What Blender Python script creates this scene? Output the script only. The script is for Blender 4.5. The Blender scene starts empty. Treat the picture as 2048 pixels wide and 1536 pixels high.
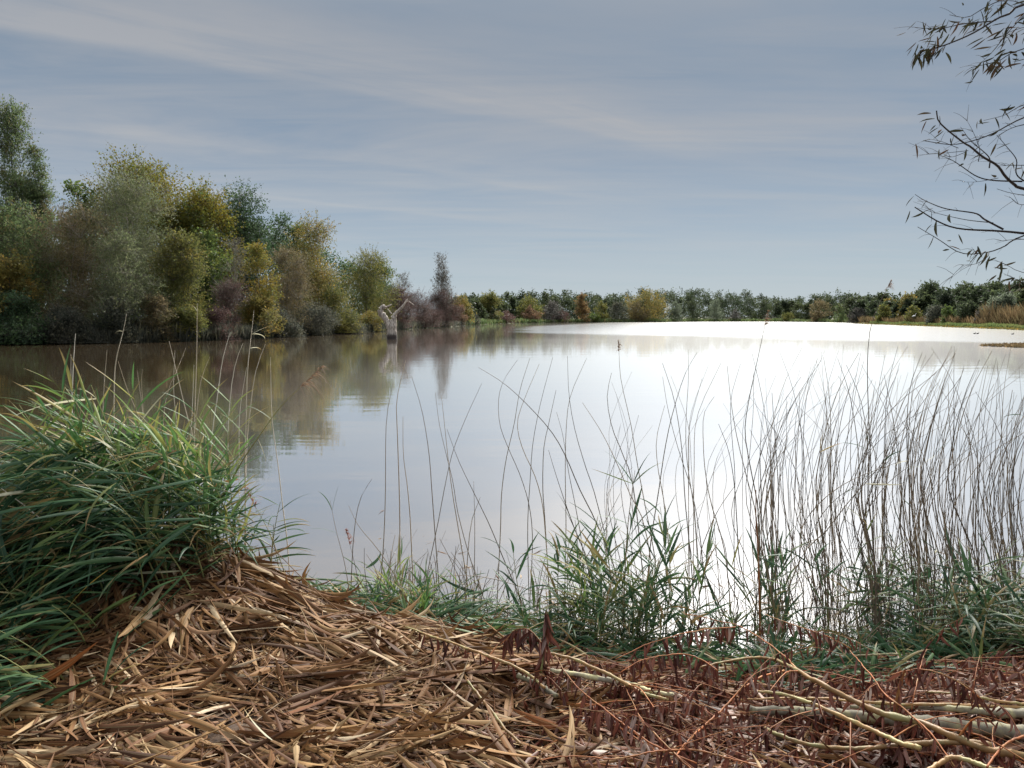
import bpy, math, random
import numpy as np
from mathutils import Matrix, Vector
C = bpy.context.scene
COL = C.collection
RAD = math.radians

# ------------------------------------------------------------------ camera
F = 1577.0; PITCH = RAD(4.79); EYE = 2.25
cam_d = bpy.data.cameras.new('camera'); cam = bpy.data.objects.new('camera', cam_d); COL.objects.link(cam)
cam.location = (0, 0, EYE); cam.rotation_euler = (RAD(90) - PITCH, 0, 0)
cam_d.sensor_width = 36; cam_d.lens = F / 2048 * 36; cam_d.clip_start = 0.05; cam_d.clip_end = 6000
C.camera = cam
# ------------------------------------------------------------------ light
SUN_EL, SUN_AZ = 39.0, 18.0       # azimuth measured to the right of the view direction
sd = bpy.data.lights.new('sun', 'SUN'); sd.energy = 4.0; sd.angle = RAD(26); sd.color = (1.0, 0.965, 0.91)
sun = bpy.data.objects.new('sun', sd); COL.objects.link(sun)
sdir = Vector((math.sin(RAD(SUN_AZ)) * math.cos(RAD(SUN_EL)), math.cos(RAD(SUN_AZ)) * math.cos(RAD(SUN_EL)), math.sin(RAD(SUN_EL))))
sun.rotation_euler = sdir.to_track_quat('Z', 'Y').to_euler(); sun.location = (20, 20, 40)
C.view_settings.view_transform = 'Standard'; C.view_settings.look = 'None'; C.view_settings.gamma = 1
C.view_settings.use_curve_mapping = False
C.view_settings.exposure = 1.2
C.cycles.use_denoising = True
C.cycles.max_bounces = 7; C.cycles.transparent_max_bounces = 8; C.cycles.diffuse_bounces = 4; C.cycles.glossy_bounces = 3
C.cycles.caustics_reflective = False; C.cycles.caustics_refractive = False
C.render.film_transparent = False


class NT:
    """tiny node helper"""
    def __init__(s, tree): s.t = tree; tree.nodes.clear()
    def n(s, typ, ins=None, **kw):
        nd = s.t.nodes.new(typ)
        for k, v in kw.items(): setattr(nd, k, v)
        for k, v in (ins or {}).items():
            if hasattr(v, 'is_linked') or isinstance(v, bpy.types.NodeSocket): s.t.links.new(v, nd.inputs[k])
            else: nd.inputs[k].default_value = v
        return nd
    def m(s, op, a, b=0.0, c=0.0):
        return s.n('ShaderNodeMath', {0: a, 1: b, 2: c}, operation=op).outputs[0]
    def ramp(s, fac, stops, interp='LINEAR'):
        nd = s.n('ShaderNodeValToRGB', {0: fac}); cr = nd.color_ramp; cr.interpolation = interp
        while len(cr.elements) > 1: cr.elements.remove(cr.elements[-1])
        for i, (p, c) in enumerate(stops):
            e = cr.elements[0] if i == 0 else cr.elements.new(p)
            e.position = p; e.color = (c, c, c, 1) if isinstance(c, (int, float)) else (*c, 1)
        return nd.outputs[0]
    def mix(s, fac, a, b, blend='MIX'):
        nd = s.n('ShaderNodeMix', data_type='RGBA', blend_type=blend)
        for k, v in ((0, fac), (6, a), (7, b)):
            if isinstance(v, bpy.types.NodeSocket): s.t.links.new(v, nd.inputs[k])
            else: nd.inputs[k].default_value = v if isinstance(v, (int, float)) else (*v[:3], 1)
        return nd.outputs[2]
    def noise(s, vec, scale, detail=4, rough=0.55, dist=0.0):
        ins = {'Scale': scale, 'Detail': detail, 'Roughness': rough, 'Distortion': dist}
        if vec is not None: ins['Vector'] = vec
        return s.n('ShaderNodeTexNoise', ins).outputs[0]
    def mapv(s, vec, scale=(1, 1, 1), rot=(0, 0, 0)):
        return s.n('ShaderNodeMapping', {'Vector': vec, 'Scale': scale, 'Rotation': rot}).outputs[0]


# ------------------------------------------------------------------ sky
W = bpy.data.worlds.new('World'); C.world = W; W.use_nodes = True
w = NT(W.node_tree)
tc = w.n('ShaderNodeTexCoord').outputs['Generated']
sep = w.n('ShaderNodeSeparateXYZ', {0: tc})
dx, dy, dz = sep.outputs
el = w.m('MAXIMUM', dz, 0.0)
zz = w.m('ADD', el, 0.05)
X = w.m('DIVIDE', dx, zz); Y = w.m('DIVIDE', dy, zz)
nish = w.n('ShaderNodeTexSky', sky_type='NISHITA', sun_disc=False, sun_elevation=RAD(SUN_EL), sun_rotation=RAD(SUN_AZ), air_density=1.0, dust_density=1.2).outputs[0]
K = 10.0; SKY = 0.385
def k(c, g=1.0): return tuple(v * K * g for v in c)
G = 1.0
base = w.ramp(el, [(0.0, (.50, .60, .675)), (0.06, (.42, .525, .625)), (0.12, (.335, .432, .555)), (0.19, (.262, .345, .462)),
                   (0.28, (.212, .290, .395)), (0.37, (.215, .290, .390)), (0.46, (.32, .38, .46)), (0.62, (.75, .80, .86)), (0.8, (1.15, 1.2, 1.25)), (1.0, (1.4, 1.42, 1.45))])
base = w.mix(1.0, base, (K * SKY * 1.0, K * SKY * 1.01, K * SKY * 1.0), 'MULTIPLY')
base = w.mix(0.035, base, nish)
cx = w.n('ShaderNodeCombineXYZ', {0: X, 1: Y, 2: 0.0}).outputs[0]
warp = w.noise(w.mapv(cx, (0.45, 0.45, 1)), 1.0, 3)
v = w.m('SUBTRACT', Y, w.m('MULTIPLY', X, 0.65))
vw = w.m('ADD', v, w.m('MULTIPLY', w.m('SUBTRACT', warp, 0.5), 0.9))
bands = w.ramp(w.m('DIVIDE', vw, 10.0), [(0, .15), (.255, .12), (.285, .42), (.318, 1.0), (.334, .75), (.348, .1), (.40, .05), (.43, .22), (.455, .6), (.468, .15),
                                   (.53, .05), (.568, .2), (.588, .6), (.602, .1), (.72, .1), (.76, .5), (.78, .15), (1, .2)], 'EASE')
# the bands thin out to the right
fade = w.ramp(w.m('ADD', w.m('MULTIPLY', X, 0.15), 0.5), [(0.1, 1.0), (0.42, 1.0), (0.56, .75), (0.66, .12), (1, .05)])
rot = w.mapv(cx, (1, 1, 1), (0, 0, -0.576))
fine = w.noise(w.mapv(rot, (0.5, 2.6, 1)), 1.3, 7, .62, .6)
fine2 = w.noise(w.mapv(cx, (0.7, 1.5, 1)), 0.55, 6, .6, .4)
fs = w.ramp(fine, [(.35, .35), (.65, 1.0)])
mask = w.m('MULTIPLY', w.m('MULTIPLY', bands, fade), fs)
veil = w.ramp(fine2, [(.40, 0.0), (.66, .75)])
wisp = w.ramp(w.noise(w.mapv(cx, (0.35, 1.9, 1), (0, 0, .12)), 1.0, 7, .6, .3), [(.43, 0), (.66, .6)])
elfade = w.ramp(el, [(0, 0.25), (.04, .5), (.12, 1), (1, 1)])
tot = w.m('MINIMUM', w.m('ADD', w.m('MULTIPLY', mask, 0.85), w.m('MULTIPLY', w.m('MAXIMUM', veil, wisp), elfade)), 1.0)
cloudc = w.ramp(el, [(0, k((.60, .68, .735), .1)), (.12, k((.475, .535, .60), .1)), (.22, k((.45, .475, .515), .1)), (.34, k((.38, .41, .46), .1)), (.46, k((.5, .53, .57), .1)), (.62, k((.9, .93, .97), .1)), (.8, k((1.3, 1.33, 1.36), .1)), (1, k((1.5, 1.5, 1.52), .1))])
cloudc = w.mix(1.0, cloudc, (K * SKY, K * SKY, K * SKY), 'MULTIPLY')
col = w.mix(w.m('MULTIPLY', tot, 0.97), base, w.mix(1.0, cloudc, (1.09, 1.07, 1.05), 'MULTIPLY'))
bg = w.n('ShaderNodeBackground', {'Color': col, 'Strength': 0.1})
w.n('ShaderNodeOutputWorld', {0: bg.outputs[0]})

# ------------------------------------------------------------------ geometry helpers
PCAM = np.array([0, 0, EYE]); FW = np.array([0, math.cos(PITCH), -math.sin(PITCH)]); UP = np.array([0, math.sin(PITCH), math.cos(PITCH)])
def P(px, py, Yd):
    """where the sight line through a photograph point meets the vertical plane Yd metres out"""
    d = FW + (px - 1024) / F * np.array([1., 0, 0]) - (py - 768) / F * UP
    return PCAM + d * (Yd / d[1])
def WP(px, py, z=0.0):
    d = FW + (px - 1024) / F * np.array([1., 0, 0]) - (py - 768) / F * UP
    return PCAM + d * ((z - EYE) / d[2])

def sm(x): x = np.clip(x, 0, 1); return x * x * (3 - 2 * x)
_sx = np.array([-70, -8, -3.2, -1.7, -.9, -.3, .3, 1.3, 2.0, 2.5, 3.6, 8, 70.])
_sy = np.array([9, 7.2, 6.3, 6.0, 5.75, 5.55, 5.15, 4.85, 4.8, 5.0, 5.4, 6, 8.])
_rs = np.random.RandomState(5)
_ph = _rs.rand(24, 4)
def lump(x, y, sc, amp):
    s = 0
    for i in range(6):
        a = _ph[i, 0] * 6.28; kx, ky = math.cos(a) / sc, math.sin(a) / sc
        s = s + np.sin((x * kx + y * ky) * (1 + i * .5) * 6.28 + _ph[i, 1] * 6.28) / (1 + i * .6)
    return s * amp / 2.4
def ground_z(x, y):
    x = np.asarray(x, float); y = np.asarray(y, float)
    d = np.interp(x, _sx, _sy) - y
    z = np.where(d > 0, 0.36 * sm(d / 1.5) + 0.18 * sm((d - 1.2) / 4), -0.5 * sm(-d / 2.0))
    # heap of reed litter on the left
    m = 0.52 * np.exp(-(np.maximum(0, x + 2.15) / .95) ** 2) * np.exp(-((y - 4.75) / 1.0) ** 2) * (0.75 + .25 * np.tanh((-1.2 - x)))
    z = z + m * np.clip((d + .8) / 1.4, 0, 1)
    return z + (lump(x, y, 1.9, .05) + lump(y, x, .7, .02)) * np.clip(d + .3, 0, 1)

def mesh_np(name, V, quads=None, tris=None, uv=None, smooth=True):
    me = bpy.data.meshes.new(name)
    V = np.asarray(V, np.float32).reshape(-1, 3)
    parts = []
    if quads is not None and len(quads): parts.append((np.asarray(quads, np.int32).reshape(-1, 4), 4))
    if tris is not None and len(tris): parts.append((np.asarray(tris, np.int32).reshape(-1, 3), 3))
    li = np.concatenate([p.ravel() for p, _ in parts]); cnt = np.concatenate([np.full(len(p), kk, np.int32) for p, kk in parts])
    me.vertices.add(len(V)); me.vertices.foreach_set('co', V.ravel())
    me.loops.add(len(li)); me.loops.foreach_set('vertex_index', li)
    me.polygons.add(len(cnt)); st = np.concatenate([[0], np.cumsum(cnt)[:-1]]).astype(np.int32)
    me.polygons.foreach_set('loop_start', st)
    if smooth: me.polygons.foreach_set('use_smooth', np.ones(len(cnt), bool))
    if uv is not None:
        u = me.uv_layers.new(name='UVMap'); u.data.foreach_set('uv', np.asarray(uv, np.float32).reshape(-1, 2)[li].ravel())
    me.update(calc_edges=True)
    return me

def new(name, me, mat=None, parent=None, loc=None, label=None, cat=None, group=None, kind=None):
    o = bpy.data.objects.new(name, me); COL.objects.link(o)
    if mat is not None and me is not None and not me.materials: me.materials.append(mat)
    if loc is not None: o.location = loc
    if parent is not None: o.parent = parent
    if label: o['label'] = label
    if cat: o['category'] = cat
    if group: o['group'] = group
    if kind: o['kind'] = kind
    return o

def norm(a): return a / np.maximum(np.linalg.norm(a, axis=-1, keepdims=True), 1e-9)

def strips(Cn, side, wd, fold=0.25, three=True):
    """Cn (N,S,3), side (N,S,3) or (N,3), wd (N,S): folded leaf blades"""
    N, S, _ = Cn.shape
    if side.ndim == 2: side = side[:, None, :].repeat(S, 1)
    tan = norm(np.gradient(Cn, axis=1)); nrm = norm(np.cross(side, tan))
    hw = wd[..., None] * .5
    t = np.linspace(0, 1, S)
    if three:
        V = np.stack([Cn - side * hw + nrm * hw * fold, Cn - nrm * hw * fold * .3, Cn + side * hw + nrm * hw * fold], 2)
        uvx = [0, .5, 1]; M = 3
    else:
        V = np.stack([Cn - side * hw, Cn + side * hw], 2); uvx = [0, 1]; M = 2
    uv = np.zeros((N, S, M, 2)); uv[..., 0] = np.array(uvx)[None, None, :]; uv[..., 1] = t[None, :, None]
    i = np.arange(N)[:, None, None] * S * M; s = np.arange(S - 1)[None, :, None] * M; m = np.arange(M - 1)[None, None, :]
    a = i + s + m
    q = np.stack([a, a + 1, a + M + 1, a + M], -1).reshape(-1, 4)
    return V.reshape(-1, 3), q, uv.reshape(-1, 2)

def tubes(Cn, r, sides=5):
    N, S, _ = Cn.shape
    tan = norm(np.gradient(Cn, axis=1))
    ref = np.where(np.abs(tan[..., 2:3]) > .9, np.array([1., 0, 0]), np.array([0, 0, 1.]))
    u = norm(np.cross(tan, ref)); vv = np.cross(tan, u)
    a = np.arange(sides) / sides * 2 * np.pi
    V = Cn[:, :, None, :] + r[..., None, None] * (u[:, :, None, :] * np.cos(a)[None, None, :, None] + vv[:, :, None, :] * np.sin(a)[None, None, :, None])
    uv = np.zeros((N, S, sides, 2)); uv[..., 0] = (np.arange(sides) / sides)[None, None, :]; uv[..., 1] = np.linspace(0, 1, S)[None, :, None]
    i = np.arange(N)[:, None, None] * S * sides; s = np.arange(S - 1)[None, :, None] * sides; m = np.arange(sides)[None, None, :]
    b = i + s; q = np.stack([b + m, b + (m + 1) % sides, b + sides + (m + 1) % sides, b + sides + m], -1).reshape(-1, 4)
    return V.reshape(-1, 3), q, uv.reshape(-1, 2)

def join(lst):
    V, Q, U, o = [], [], [], 0
    for v_, q_, u_ in lst:
        V.append(v_); Q.append(q_ + o); U.append(u_); o += len(v_)
    return np.concatenate(V), np.concatenate(Q), np.concatenate(U)

def spline(pts, n):
    """Catmull-Rom resampling of an open polyline"""
    p = np.asarray(pts, float)
    if len(p) == 2: return p[0] + (p[1] - p[0]) * np.linspace(0, 1, n)[:, None]
    q = np.vstack([2 * p[0] - p[1], p, 2 * p[-1] - p[-2]])
    seg = np.concatenate([[0], np.cumsum(np.linalg.norm(np.diff(p, axis=0), axis=1) ** .5 + 1e-9)])
    t = np.linspace(0, seg[-1], n); out = []
    for x in t:
        i = min(int(np.searchsorted(seg, x, 'right')) - 1, len(p) - 2); u = (x - seg[i]) / (seg[i + 1] - seg[i])
        a, b, c, d = q[i], q[i + 1], q[i + 2], q[i + 3]
        out.append(.5 * (2 * b + (c - a) * u + (2 * a - 5 * b + 4 * c - d) * u * u + (3 * b - a - 3 * c + d) * u ** 3))
    return np.array(out)

# ------------------------------------------------------------------ materials
def out(t, shader, disp=None):
    o = t.n('ShaderNodeOutputMaterial', {0: shader}); return o
def mat(name):
    m = bpy.data.materials.new(name); m.use_nodes = True
    return m, NT(m.node_tree)

def leaf_mat(name, stops, tip=None, rough=.5, transl=.35, streak=.35, spec=.25, patch=None, tipfrom=.75):
    m, t = mat(name)
    gi = t.n('ShaderNodeNewGeometry'); oi = t.n('ShaderNodeObjectInfo')
    r = t.m('FRACT', t.m('ADD', gi.outputs['Random Per Island'], oi.outputs['Random']))
    c = t.ramp(r, stops)
    uv = t.n('ShaderNodeUVMap').outputs[0]
    su = t.n('ShaderNodeSeparateXYZ', {0: uv})
    off = t.n('ShaderNodeCombineXYZ', {0: t.m('MULTIPLY', r, 37.0), 1: t.m('MULTIPLY', r, 91.0), 2: 0.0}).outputs[0]
    uvo = t.n('ShaderNodeVectorMath', {0: uv, 1: off}, operation='ADD').outputs[0]
    st = t.noise(t.mapv(uvo, (9, 1.2, 1)), 1.0, 3, .6)
    f = t.ramp(st, [(.3, 1 - streak), (.7, 1 + streak * .8)])
    c = t.mix(1.0, c, f, 'MULTIPLY')
    # pale midrib
    mid = t.m('SUBTRACT', 1.0, t.m('MINIMUM', t.m('MULTIPLY', t.m('ABSOLUTE', t.m('SUBTRACT', su.outputs[0], .5)), 14.0), 1.0))
    c = t.mix(t.m('MULTIPLY', mid, .25), c, (.35, .36, .2))
    if tip is not None:
        bl = t.noise(t.mapv(uvo, (2, 3, 1)), 1.3, 3)
        k2 = t.m('ADD', su.outputs[1], t.m('MULTIPLY', t.m('SUBTRACT', t.m('ADD', bl, r), 1.0), .7))
        c = t.mix(t.ramp(k2, [(tipfrom, 0.0), (min(tipfrom + .25, 1), .9)]), c, tip)
    if patch is not None:
        c = t.mix(t.ramp(t.noise(t.n('ShaderNodeNewGeometry').outputs['Position'], patch[0], 4), [(.45, 0), (.66, .62)]), c, patch[1])
    pb = t.n('ShaderNodeBsdfPrincipled', {'Base Color': c, 'Roughness': rough, 'Specular IOR Level': spec})
    tr = t.n('ShaderNodeBsdfTranslucent', {'Color': c})
    mx = t.n('ShaderNodeMixShader', {0: transl, 1: pb.outputs[0], 2: tr.outputs[0]})
    out(t, mx.outputs[0]); return m

def crown_mat(name, a, b, c3, ps=.25, var=.30, transl=.3):
    m, t = mat(name)
    gi = t.n('ShaderNodeNewGeometry'); tcx = t.n('ShaderNodeTexCoord').outputs['Object']
    r = gi.outputs['Random Per Island']
    n1 = t.noise(tcx, ps, 3, .6); n2 = t.noise(tcx, ps * 2.7, 3, .6)
    j = t.m('MULTIPLY', t.m('SUBTRACT', r, .5), .22)
    c = t.mix(t.ramp(t.m('ADD', n1, j), [(.42, 0), (.58, 1)]), a, b)
    c = t.mix(t.ramp(t.m('ADD', n2, j), [(.54, 0), (.68, 1)]), c, c3)
    c = t.mix(1.0, c, t.ramp(r, [(0, 1 - var), (.75, 1.0), (.9, 1 + var * .8), (1, 1 + var * 1.8)]), 'MULTIPLY')
    pb = t.n('ShaderNodeBsdfPrincipled', {'Base Color': c, 'Roughness': .6, 'Specular IOR Level': .25})
    tr = t.n('ShaderNodeBsdfTranslucent', {'Color': c})
    out(t, t.n('ShaderNodeMixShader', {0: min(transl * 1.8, .58), 1: pb.outputs[0], 2: tr.outputs[0]}).outputs[0]); return m

def bark_mat(name, a, b, sc=20, rough=.75, c3=None, stretch=(1, 1, .15), uvmap=True):
    m, t = mat(name)
    uv = t.n('ShaderNodeTexCoord').outputs['Object']
    n1 = t.noise(t.mapv(uv, stretch), sc, 5, .65)
    c = t.mix(t.ramp(n1, [(.35, 0), (.65, 1)]), a, b)
    if c3 is not None:
        c = t.mix(t.ramp(t.noise(uv, sc * .35, 4, .7), [(.5, 0), (.62, .9)]), c, c3)
    gi = t.n('ShaderNodeNewGeometry'); oi = t.n('ShaderNodeObjectInfo')
    r = t.m('FRACT', t.m('ADD', gi.outputs['Random Per Island'], oi.outputs['Random']))
    c = t.mix(1.0, c, t.ramp(r, [(0, .6), (1, 1.4)]), 'MULTIPLY')
    bp = t.n('ShaderNodeBump', {'Height': n1, 'Strength': .5, 'Distance': .01})
    pb = t.n('ShaderNodeBsdfPrincipled', {'Base Color': c, 'Roughness': rough, 'Normal': bp.outputs[0], 'Specular IOR Level': .3})
    out(t, pb.outputs[0]); return m

M_green = leaf_mat('reed_green', [(0, (.045, .115, .040)), (.3, (.078, .180, .055)), (.55, (.13, .235, .062)), (.75, (.19, .27, .07)), (.9, (.32, .33, .09)), (1, (.40, .33, .11))],
                   tip=(.34, .25, .10), rough=.5, transl=.38, tipfrom=.82)
M_dgreen = leaf_mat('reed_dark_green', [(0, (.024, .062, .032)), (.4, (.042, .105, .048)), (.7, (.070, .140, .050)), (.87, (.13, .18, .055)), (.95, (.26, .21, .08)), (1, (.34, .20, .09))],
                    tip=(.28, .20, .10), rough=.5, transl=.3, tipfrom=.85)
M_bleach = leaf_mat('reed_bleached', [(0, (.62, .60, .46)), (.5, (.50, .46, .28)), (1, (.66, .66, .52))], tip=(.55, .38, .15), rough=.5, transl=.4, streak=.2)
M_yellow = leaf_mat('reed_yellow', [(0, (.55, .38, .08)), (1, (.60, .44, .14))], tip=(.45, .22, .07), rough=.5, transl=.4, streak=.2)
M_litter = leaf_mat('reed_litter', [(0, (.050, .023, .012)), (.22, (.11, .050, .022)), (.48, (.19, .092, .038)), (.68, (.26, .140, .058)), (.82, (.33, .20, .09)), (.91, (.44, .31, .17)), (.97, (.56, .45, .31)), (1, (.23, .08, .025))],
                    rough=.65, transl=.15, streak=.55, spec=.15, patch=(1.7, (.085, .036, .018)))
M_litter_r = leaf_mat('willow_litter', [(0, (.050, .022, .016)), (.3, (.11, .042, .026)), (.55, (.17, .068, .038)), (.75, (.23, .11, .065)), (.9, (.30, .20, .15)), (1, (.42, .33, .28))],
                      rough=.5, transl=.15, streak=.4)
M_wither = leaf_mat('withered_willow_leaf', [(0, (.055, .018, .015)), (.4, (.12, .038, .028)), (.7, (.19, .070, .048)), (.88, (.26, .15, .13)), (1, (.40, .32, .28))],
                    rough=.45, transl=.2, streak=.35)
M_wleaf = leaf_mat('willow_leaf', [(0, (.030, .030, .020)), (.6, (.055, .055, .030)), (1, (.10, .055, .035))], rough=.9, transl=.2, streak=.2, spec=.05)
M_stem = leaf_mat('reed_stem_grey', [(0, (.09, .068, .058)), (.5, (.17, .13, .10)), (.8, (.26, .20, .14)), (1, (.38, .28, .18))], rough=.5, transl=0.0, streak=.4)
M_stem_p = leaf_mat('reed_stem_pale', [(0, (.42, .34, .24)), (.5, (.58, .52, .42)), (1, (.66, .62, .54))], rough=.45, transl=0.0, streak=.25)
M_stem_g = leaf_mat('reed_stem_green', [(0, (.14, .17, .05)), (1, (.32, .30, .12))], rough=.4, transl=0.0, streak=.3)
M_plume = leaf_mat('reed_plume', [(0, (.16, .10, .065)), (.6, (.30, .19, .12)), (1, (.42, .28, .18))], rough=.7, transl=.3, streak=.1)
M_plume_r = leaf_mat('reed_plume_red', [(0, (.22, .07, .05)), (1, (.36, .15, .11))], rough=.7, transl=.3, streak=.1)
M_orange = bark_mat('orange_twig_bark', (.36, .11, .030), (.19, .075, .03), 14, .6, c3=(.30, .17, .07))
M_tan = bark_mat('tan_willow_bark', (.33, .185, .07), (.22, .135, .06), 22, .5, c3=(.30, .28, .12))
M_log = bark_mat('lichened_willow_bark', (.27, .25, .19), (.17, .15, .115), 18, .8, c3=(.40, .37, .20))
M_bark = bark_mat('grey_bark', (.12, .10, .08), (.06, .05, .045), 5, .85, stretch=(1, 1, .25))
M_palebark = bark_mat('pale_grey_bark', (.30, .27, .22), (.20, .18, .15), 5, .85, stretch=(1, 1, .25))
M_wbark = bark_mat('dark_willow_bark', (.05, .042, .038), (.03, .026, .025), 20, .8)

# soil and land
def ground_mat(name, a, b, c3, sc, bump=.02):
    m, t = mat(name); p = t.n('ShaderNodeTexCoord').outputs['Object']
    n1 = t.noise(p, sc, 6, .65); n2 = t.noise(p, sc * 6, 5, .7)
    c = t.mix(t.ramp(n1, [(.38, 0), (.62, 1)]), a, b); c = t.mix(t.ramp(n2, [(.45, 0), (.7, 1)]), c, c3)
    bp = t.n('ShaderNodeBump', {'Height': n2, 'Strength': .7, 'Distance': bump})
    out(t, t.n('ShaderNodeBsdfPrincipled', {'Base Color': c, 'Roughness': .9, 'Normal': bp.outputs[0]}).outputs[0]); return m
M_soil = ground_mat('bank_soil', (.055, .032, .020), (.09, .055, .032), (.035, .022, .016), 3.0)
M_land = ground_mat('shore_turf', (.075, .085, .035), (.10, .085, .04), (.05, .06, .025), .15, .1)

# water: a calm surface over brown turbid water, with a wind-ruffled streak further out
M_water, t = mat('lake_water')
pos = t.n('ShaderNodeNewGeometry').outputs['Position']
sp = t.n('ShaderNodeSeparateXYZ', {0: pos})
n_edge = t.noise(t.mapv(pos, (.03, .06, 1)), 1.0, 5, .6)
lim = t.m('ADD', t.m('SUBTRACT', 112.0, t.m('MULTIPLY', sp.outputs[0], 1.12)), t.m('MULTIPLY', t.m('SUBTRACT', n_edge, .5), 30.0))
mk = t.ramp(t.m('DIVIDE', t.m('SUBTRACT', sp.outputs[1], lim), 14.0), [(0, 0), (1, 1)])
mk2 = t.ramp(t.m('ADD', t.m('MULTIPLY', t.m('DIVIDE', sp.outputs[0], t.m('MAXIMUM', sp.outputs[1], 1.0)), 5.0), t.m('MULTIPLY', n_edge, .35)), [(.10, 0), (.32, 1)])
mk3 = t.ramp(t.m('DIVIDE', t.m('SUBTRACT', t.m('ADD', 235.0, t.m('MULTIPLY', sp.outputs[0], 4.0)), sp.outputs[1]), 60.0), [(0, 0), (1, 1)])
wind = t.m('MULTIPLY', t.m('MULTIPLY', mk, mk2), mk3)
w1 = t.noise(t.mapv(pos, (1.2, 3.2, 1)), 1.0, 3, .5)
w2 = t.noise(t.mapv(pos, (.25, .9, 1), (0, 0, .1)), 1.0, 2, .5)
w3 = t.noise(t.mapv(pos, (4, 9, 1)), 1.0, 2, .5)
hgt = t.m('ADD', t.m('ADD', t.m('MULTIPLY', w1, .25), w2), t.m('MULTIPLY', t.m('MULTIPLY', w3, wind), 1.0))
bmp = t.n('ShaderNodeBump', {'Height': hgt, 'Strength': 1.0, 'Distance': t.m('ADD', .005, t.m('MULTIPLY', wind, .007))})
rsh = t.m('ADD', .028, t.m('MULTIPLY', wind, .08))
g1 = t.n('ShaderNodeBsdfAnisotropic', {'Color': (1, 1, 1, 1), 'Roughness': rsh, 'Normal': bmp.outputs[0]})
g2 = t.n('ShaderNodeBsdfAnisotropic', {'Color': (1, 1, 1, 1), 'Roughness': .28})
# wavelets reach the open water; the strip in the lee of the left bank lies still
lee = t.m('ADD', t.m('SUBTRACT', sp.outputs[0], t.m('MULTIPLY', sp.outputs[1], .19)), t.m('MULTIPLY', n_edge, 8.0))
openw = t.ramp(t.m('DIVIDE', t.m('ADD', lee, 17.0), 18.0), [(0, .10), (1, 1)], 'EASE')
gm = t.n('ShaderNodeMixShader', {0: t.m('MULTIPLY', openw, .125), 1: g1.outputs[0], 2: g2.outputs[0]})
df = t.n('ShaderNodeBsdfDiffuse', {'Color': (.16, .10, .04, 1)})
lw = t.n('ShaderNodeLayerWeight', {'Blend': .22})
fac = t.ramp(lw.outputs['Facing'], [(0, .35), (.35, .75), (.5, .93), (.8, .96), (1, .96)])
out(t, t.n('ShaderNodeMixShader', {0: fac, 1: df.outputs[0], 2: gm.outputs[0]}).outputs[0])

# ------------------------------------------------------------------ setting
new('water', mesh_np('water', [(-2600, -60, 0), (2600, -60, 0), (2600, 3000, 0), (-2600, 3000, 0)], [(0, 1, 2, 3)]), M_water, kind='structure')

gx = np.concatenate([np.linspace(-70, -6, 30)[:-1], np.linspace(-6, 6, 260), np.linspace(6, 70, 30)[1:]])
gy = np.concatenate([np.linspace(-80, 0, 20)[:-1], np.linspace(0, 9.5, 210)])
GX, GY = np.meshgrid(gx, gy); GZ = ground_z(GX, GY)
GZ += (np.random.RandomState(2).rand(*GZ.shape) - .5) * .02
nx, ny = len(gx), len(gy); ii = (np.arange(ny - 1)[:, None] * nx + np.arange(nx - 1)[None, :])
bank = new('bank', mesh_np('bank', np.stack([GX, GY, GZ], -1), np.stack([ii, ii + 1, ii + nx + 1, ii + nx], -1)), M_soil, kind='structure')

# shoreline as azimuth -> distance, read off the photograph's waterline
sh = [(-700, 700), (-300, 696), (0, 690), (120, 688), (250, 686), (400, 682), (520, 677), (620, 671), (700, 667), (760, 663), (800, 660), (850, 656.5), (900, 654), (960, 649),
      (1040, 646), (1150, 645), (1330, 644.3), (1400, 643.2), (1550, 643.2), (1690, 645), (1720, 648), (1800, 651), (1900, 655), (2048, 661), (2300, 668), (2700, 674)]
saz, srr = [], []
for a, b in sh:
    p = WP(a, b); saz.append(math.degrees(math.atan2(p[0], p[1]))); srr.append(math.hypot(p[0], p[1]))
saz = np.array([-100, -75] + saz + [75, 100]); srr = np.array([26., 34.] + srr + [48., 40.])
def shore_r(az): return np.interp(az, saz, srr)
az = np.linspace(-100, 100, 700)
rr = shore_r(az) + (lump(az * .9, az * 0, 3, 1.2) + lump(az * .9, az * 0, 11, 1)) * shore_r(az) / 130
ds = np.array([-3, 0, .6, 2, 6, 15, 40, 100, 300, 900, 2200.]); hs = np.array([-.5, -.03, .12, .25, .4, .55, .8, 1.2, 2, 4, 6.])
A, D = np.meshgrid(np.radians(az), ds); R = rr[None, :] + D
LV = np.stack([np.sin(A) * R, np.cos(A) * R, hs[:, None] + 0 * A], -1)
n1 = len(az); ii = (np.arange(len(ds) - 1)[:, None] * n1 + np.arange(n1 - 1)[None, :])
land = new('land', mesh_np('land', LV, np.stack([ii, ii + 1, ii + n1 + 1, ii + n1], -1)), M_land, kind='structure')
def land_pt(px, back=1.0):
    """a point on the far land, `back` metres behind the waterline in the direction of photo column px"""
    a = math.degrees(math.atan2((px - 1024) / F, math.cos(PITCH) * 1.0 + .0069)); r = float(shore_r(a)) + back
    return np.array([math.sin(RAD(a)) * r, math.cos(RAD(a)) * r, float(np.interp(back, ds, hs))]), r

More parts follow.
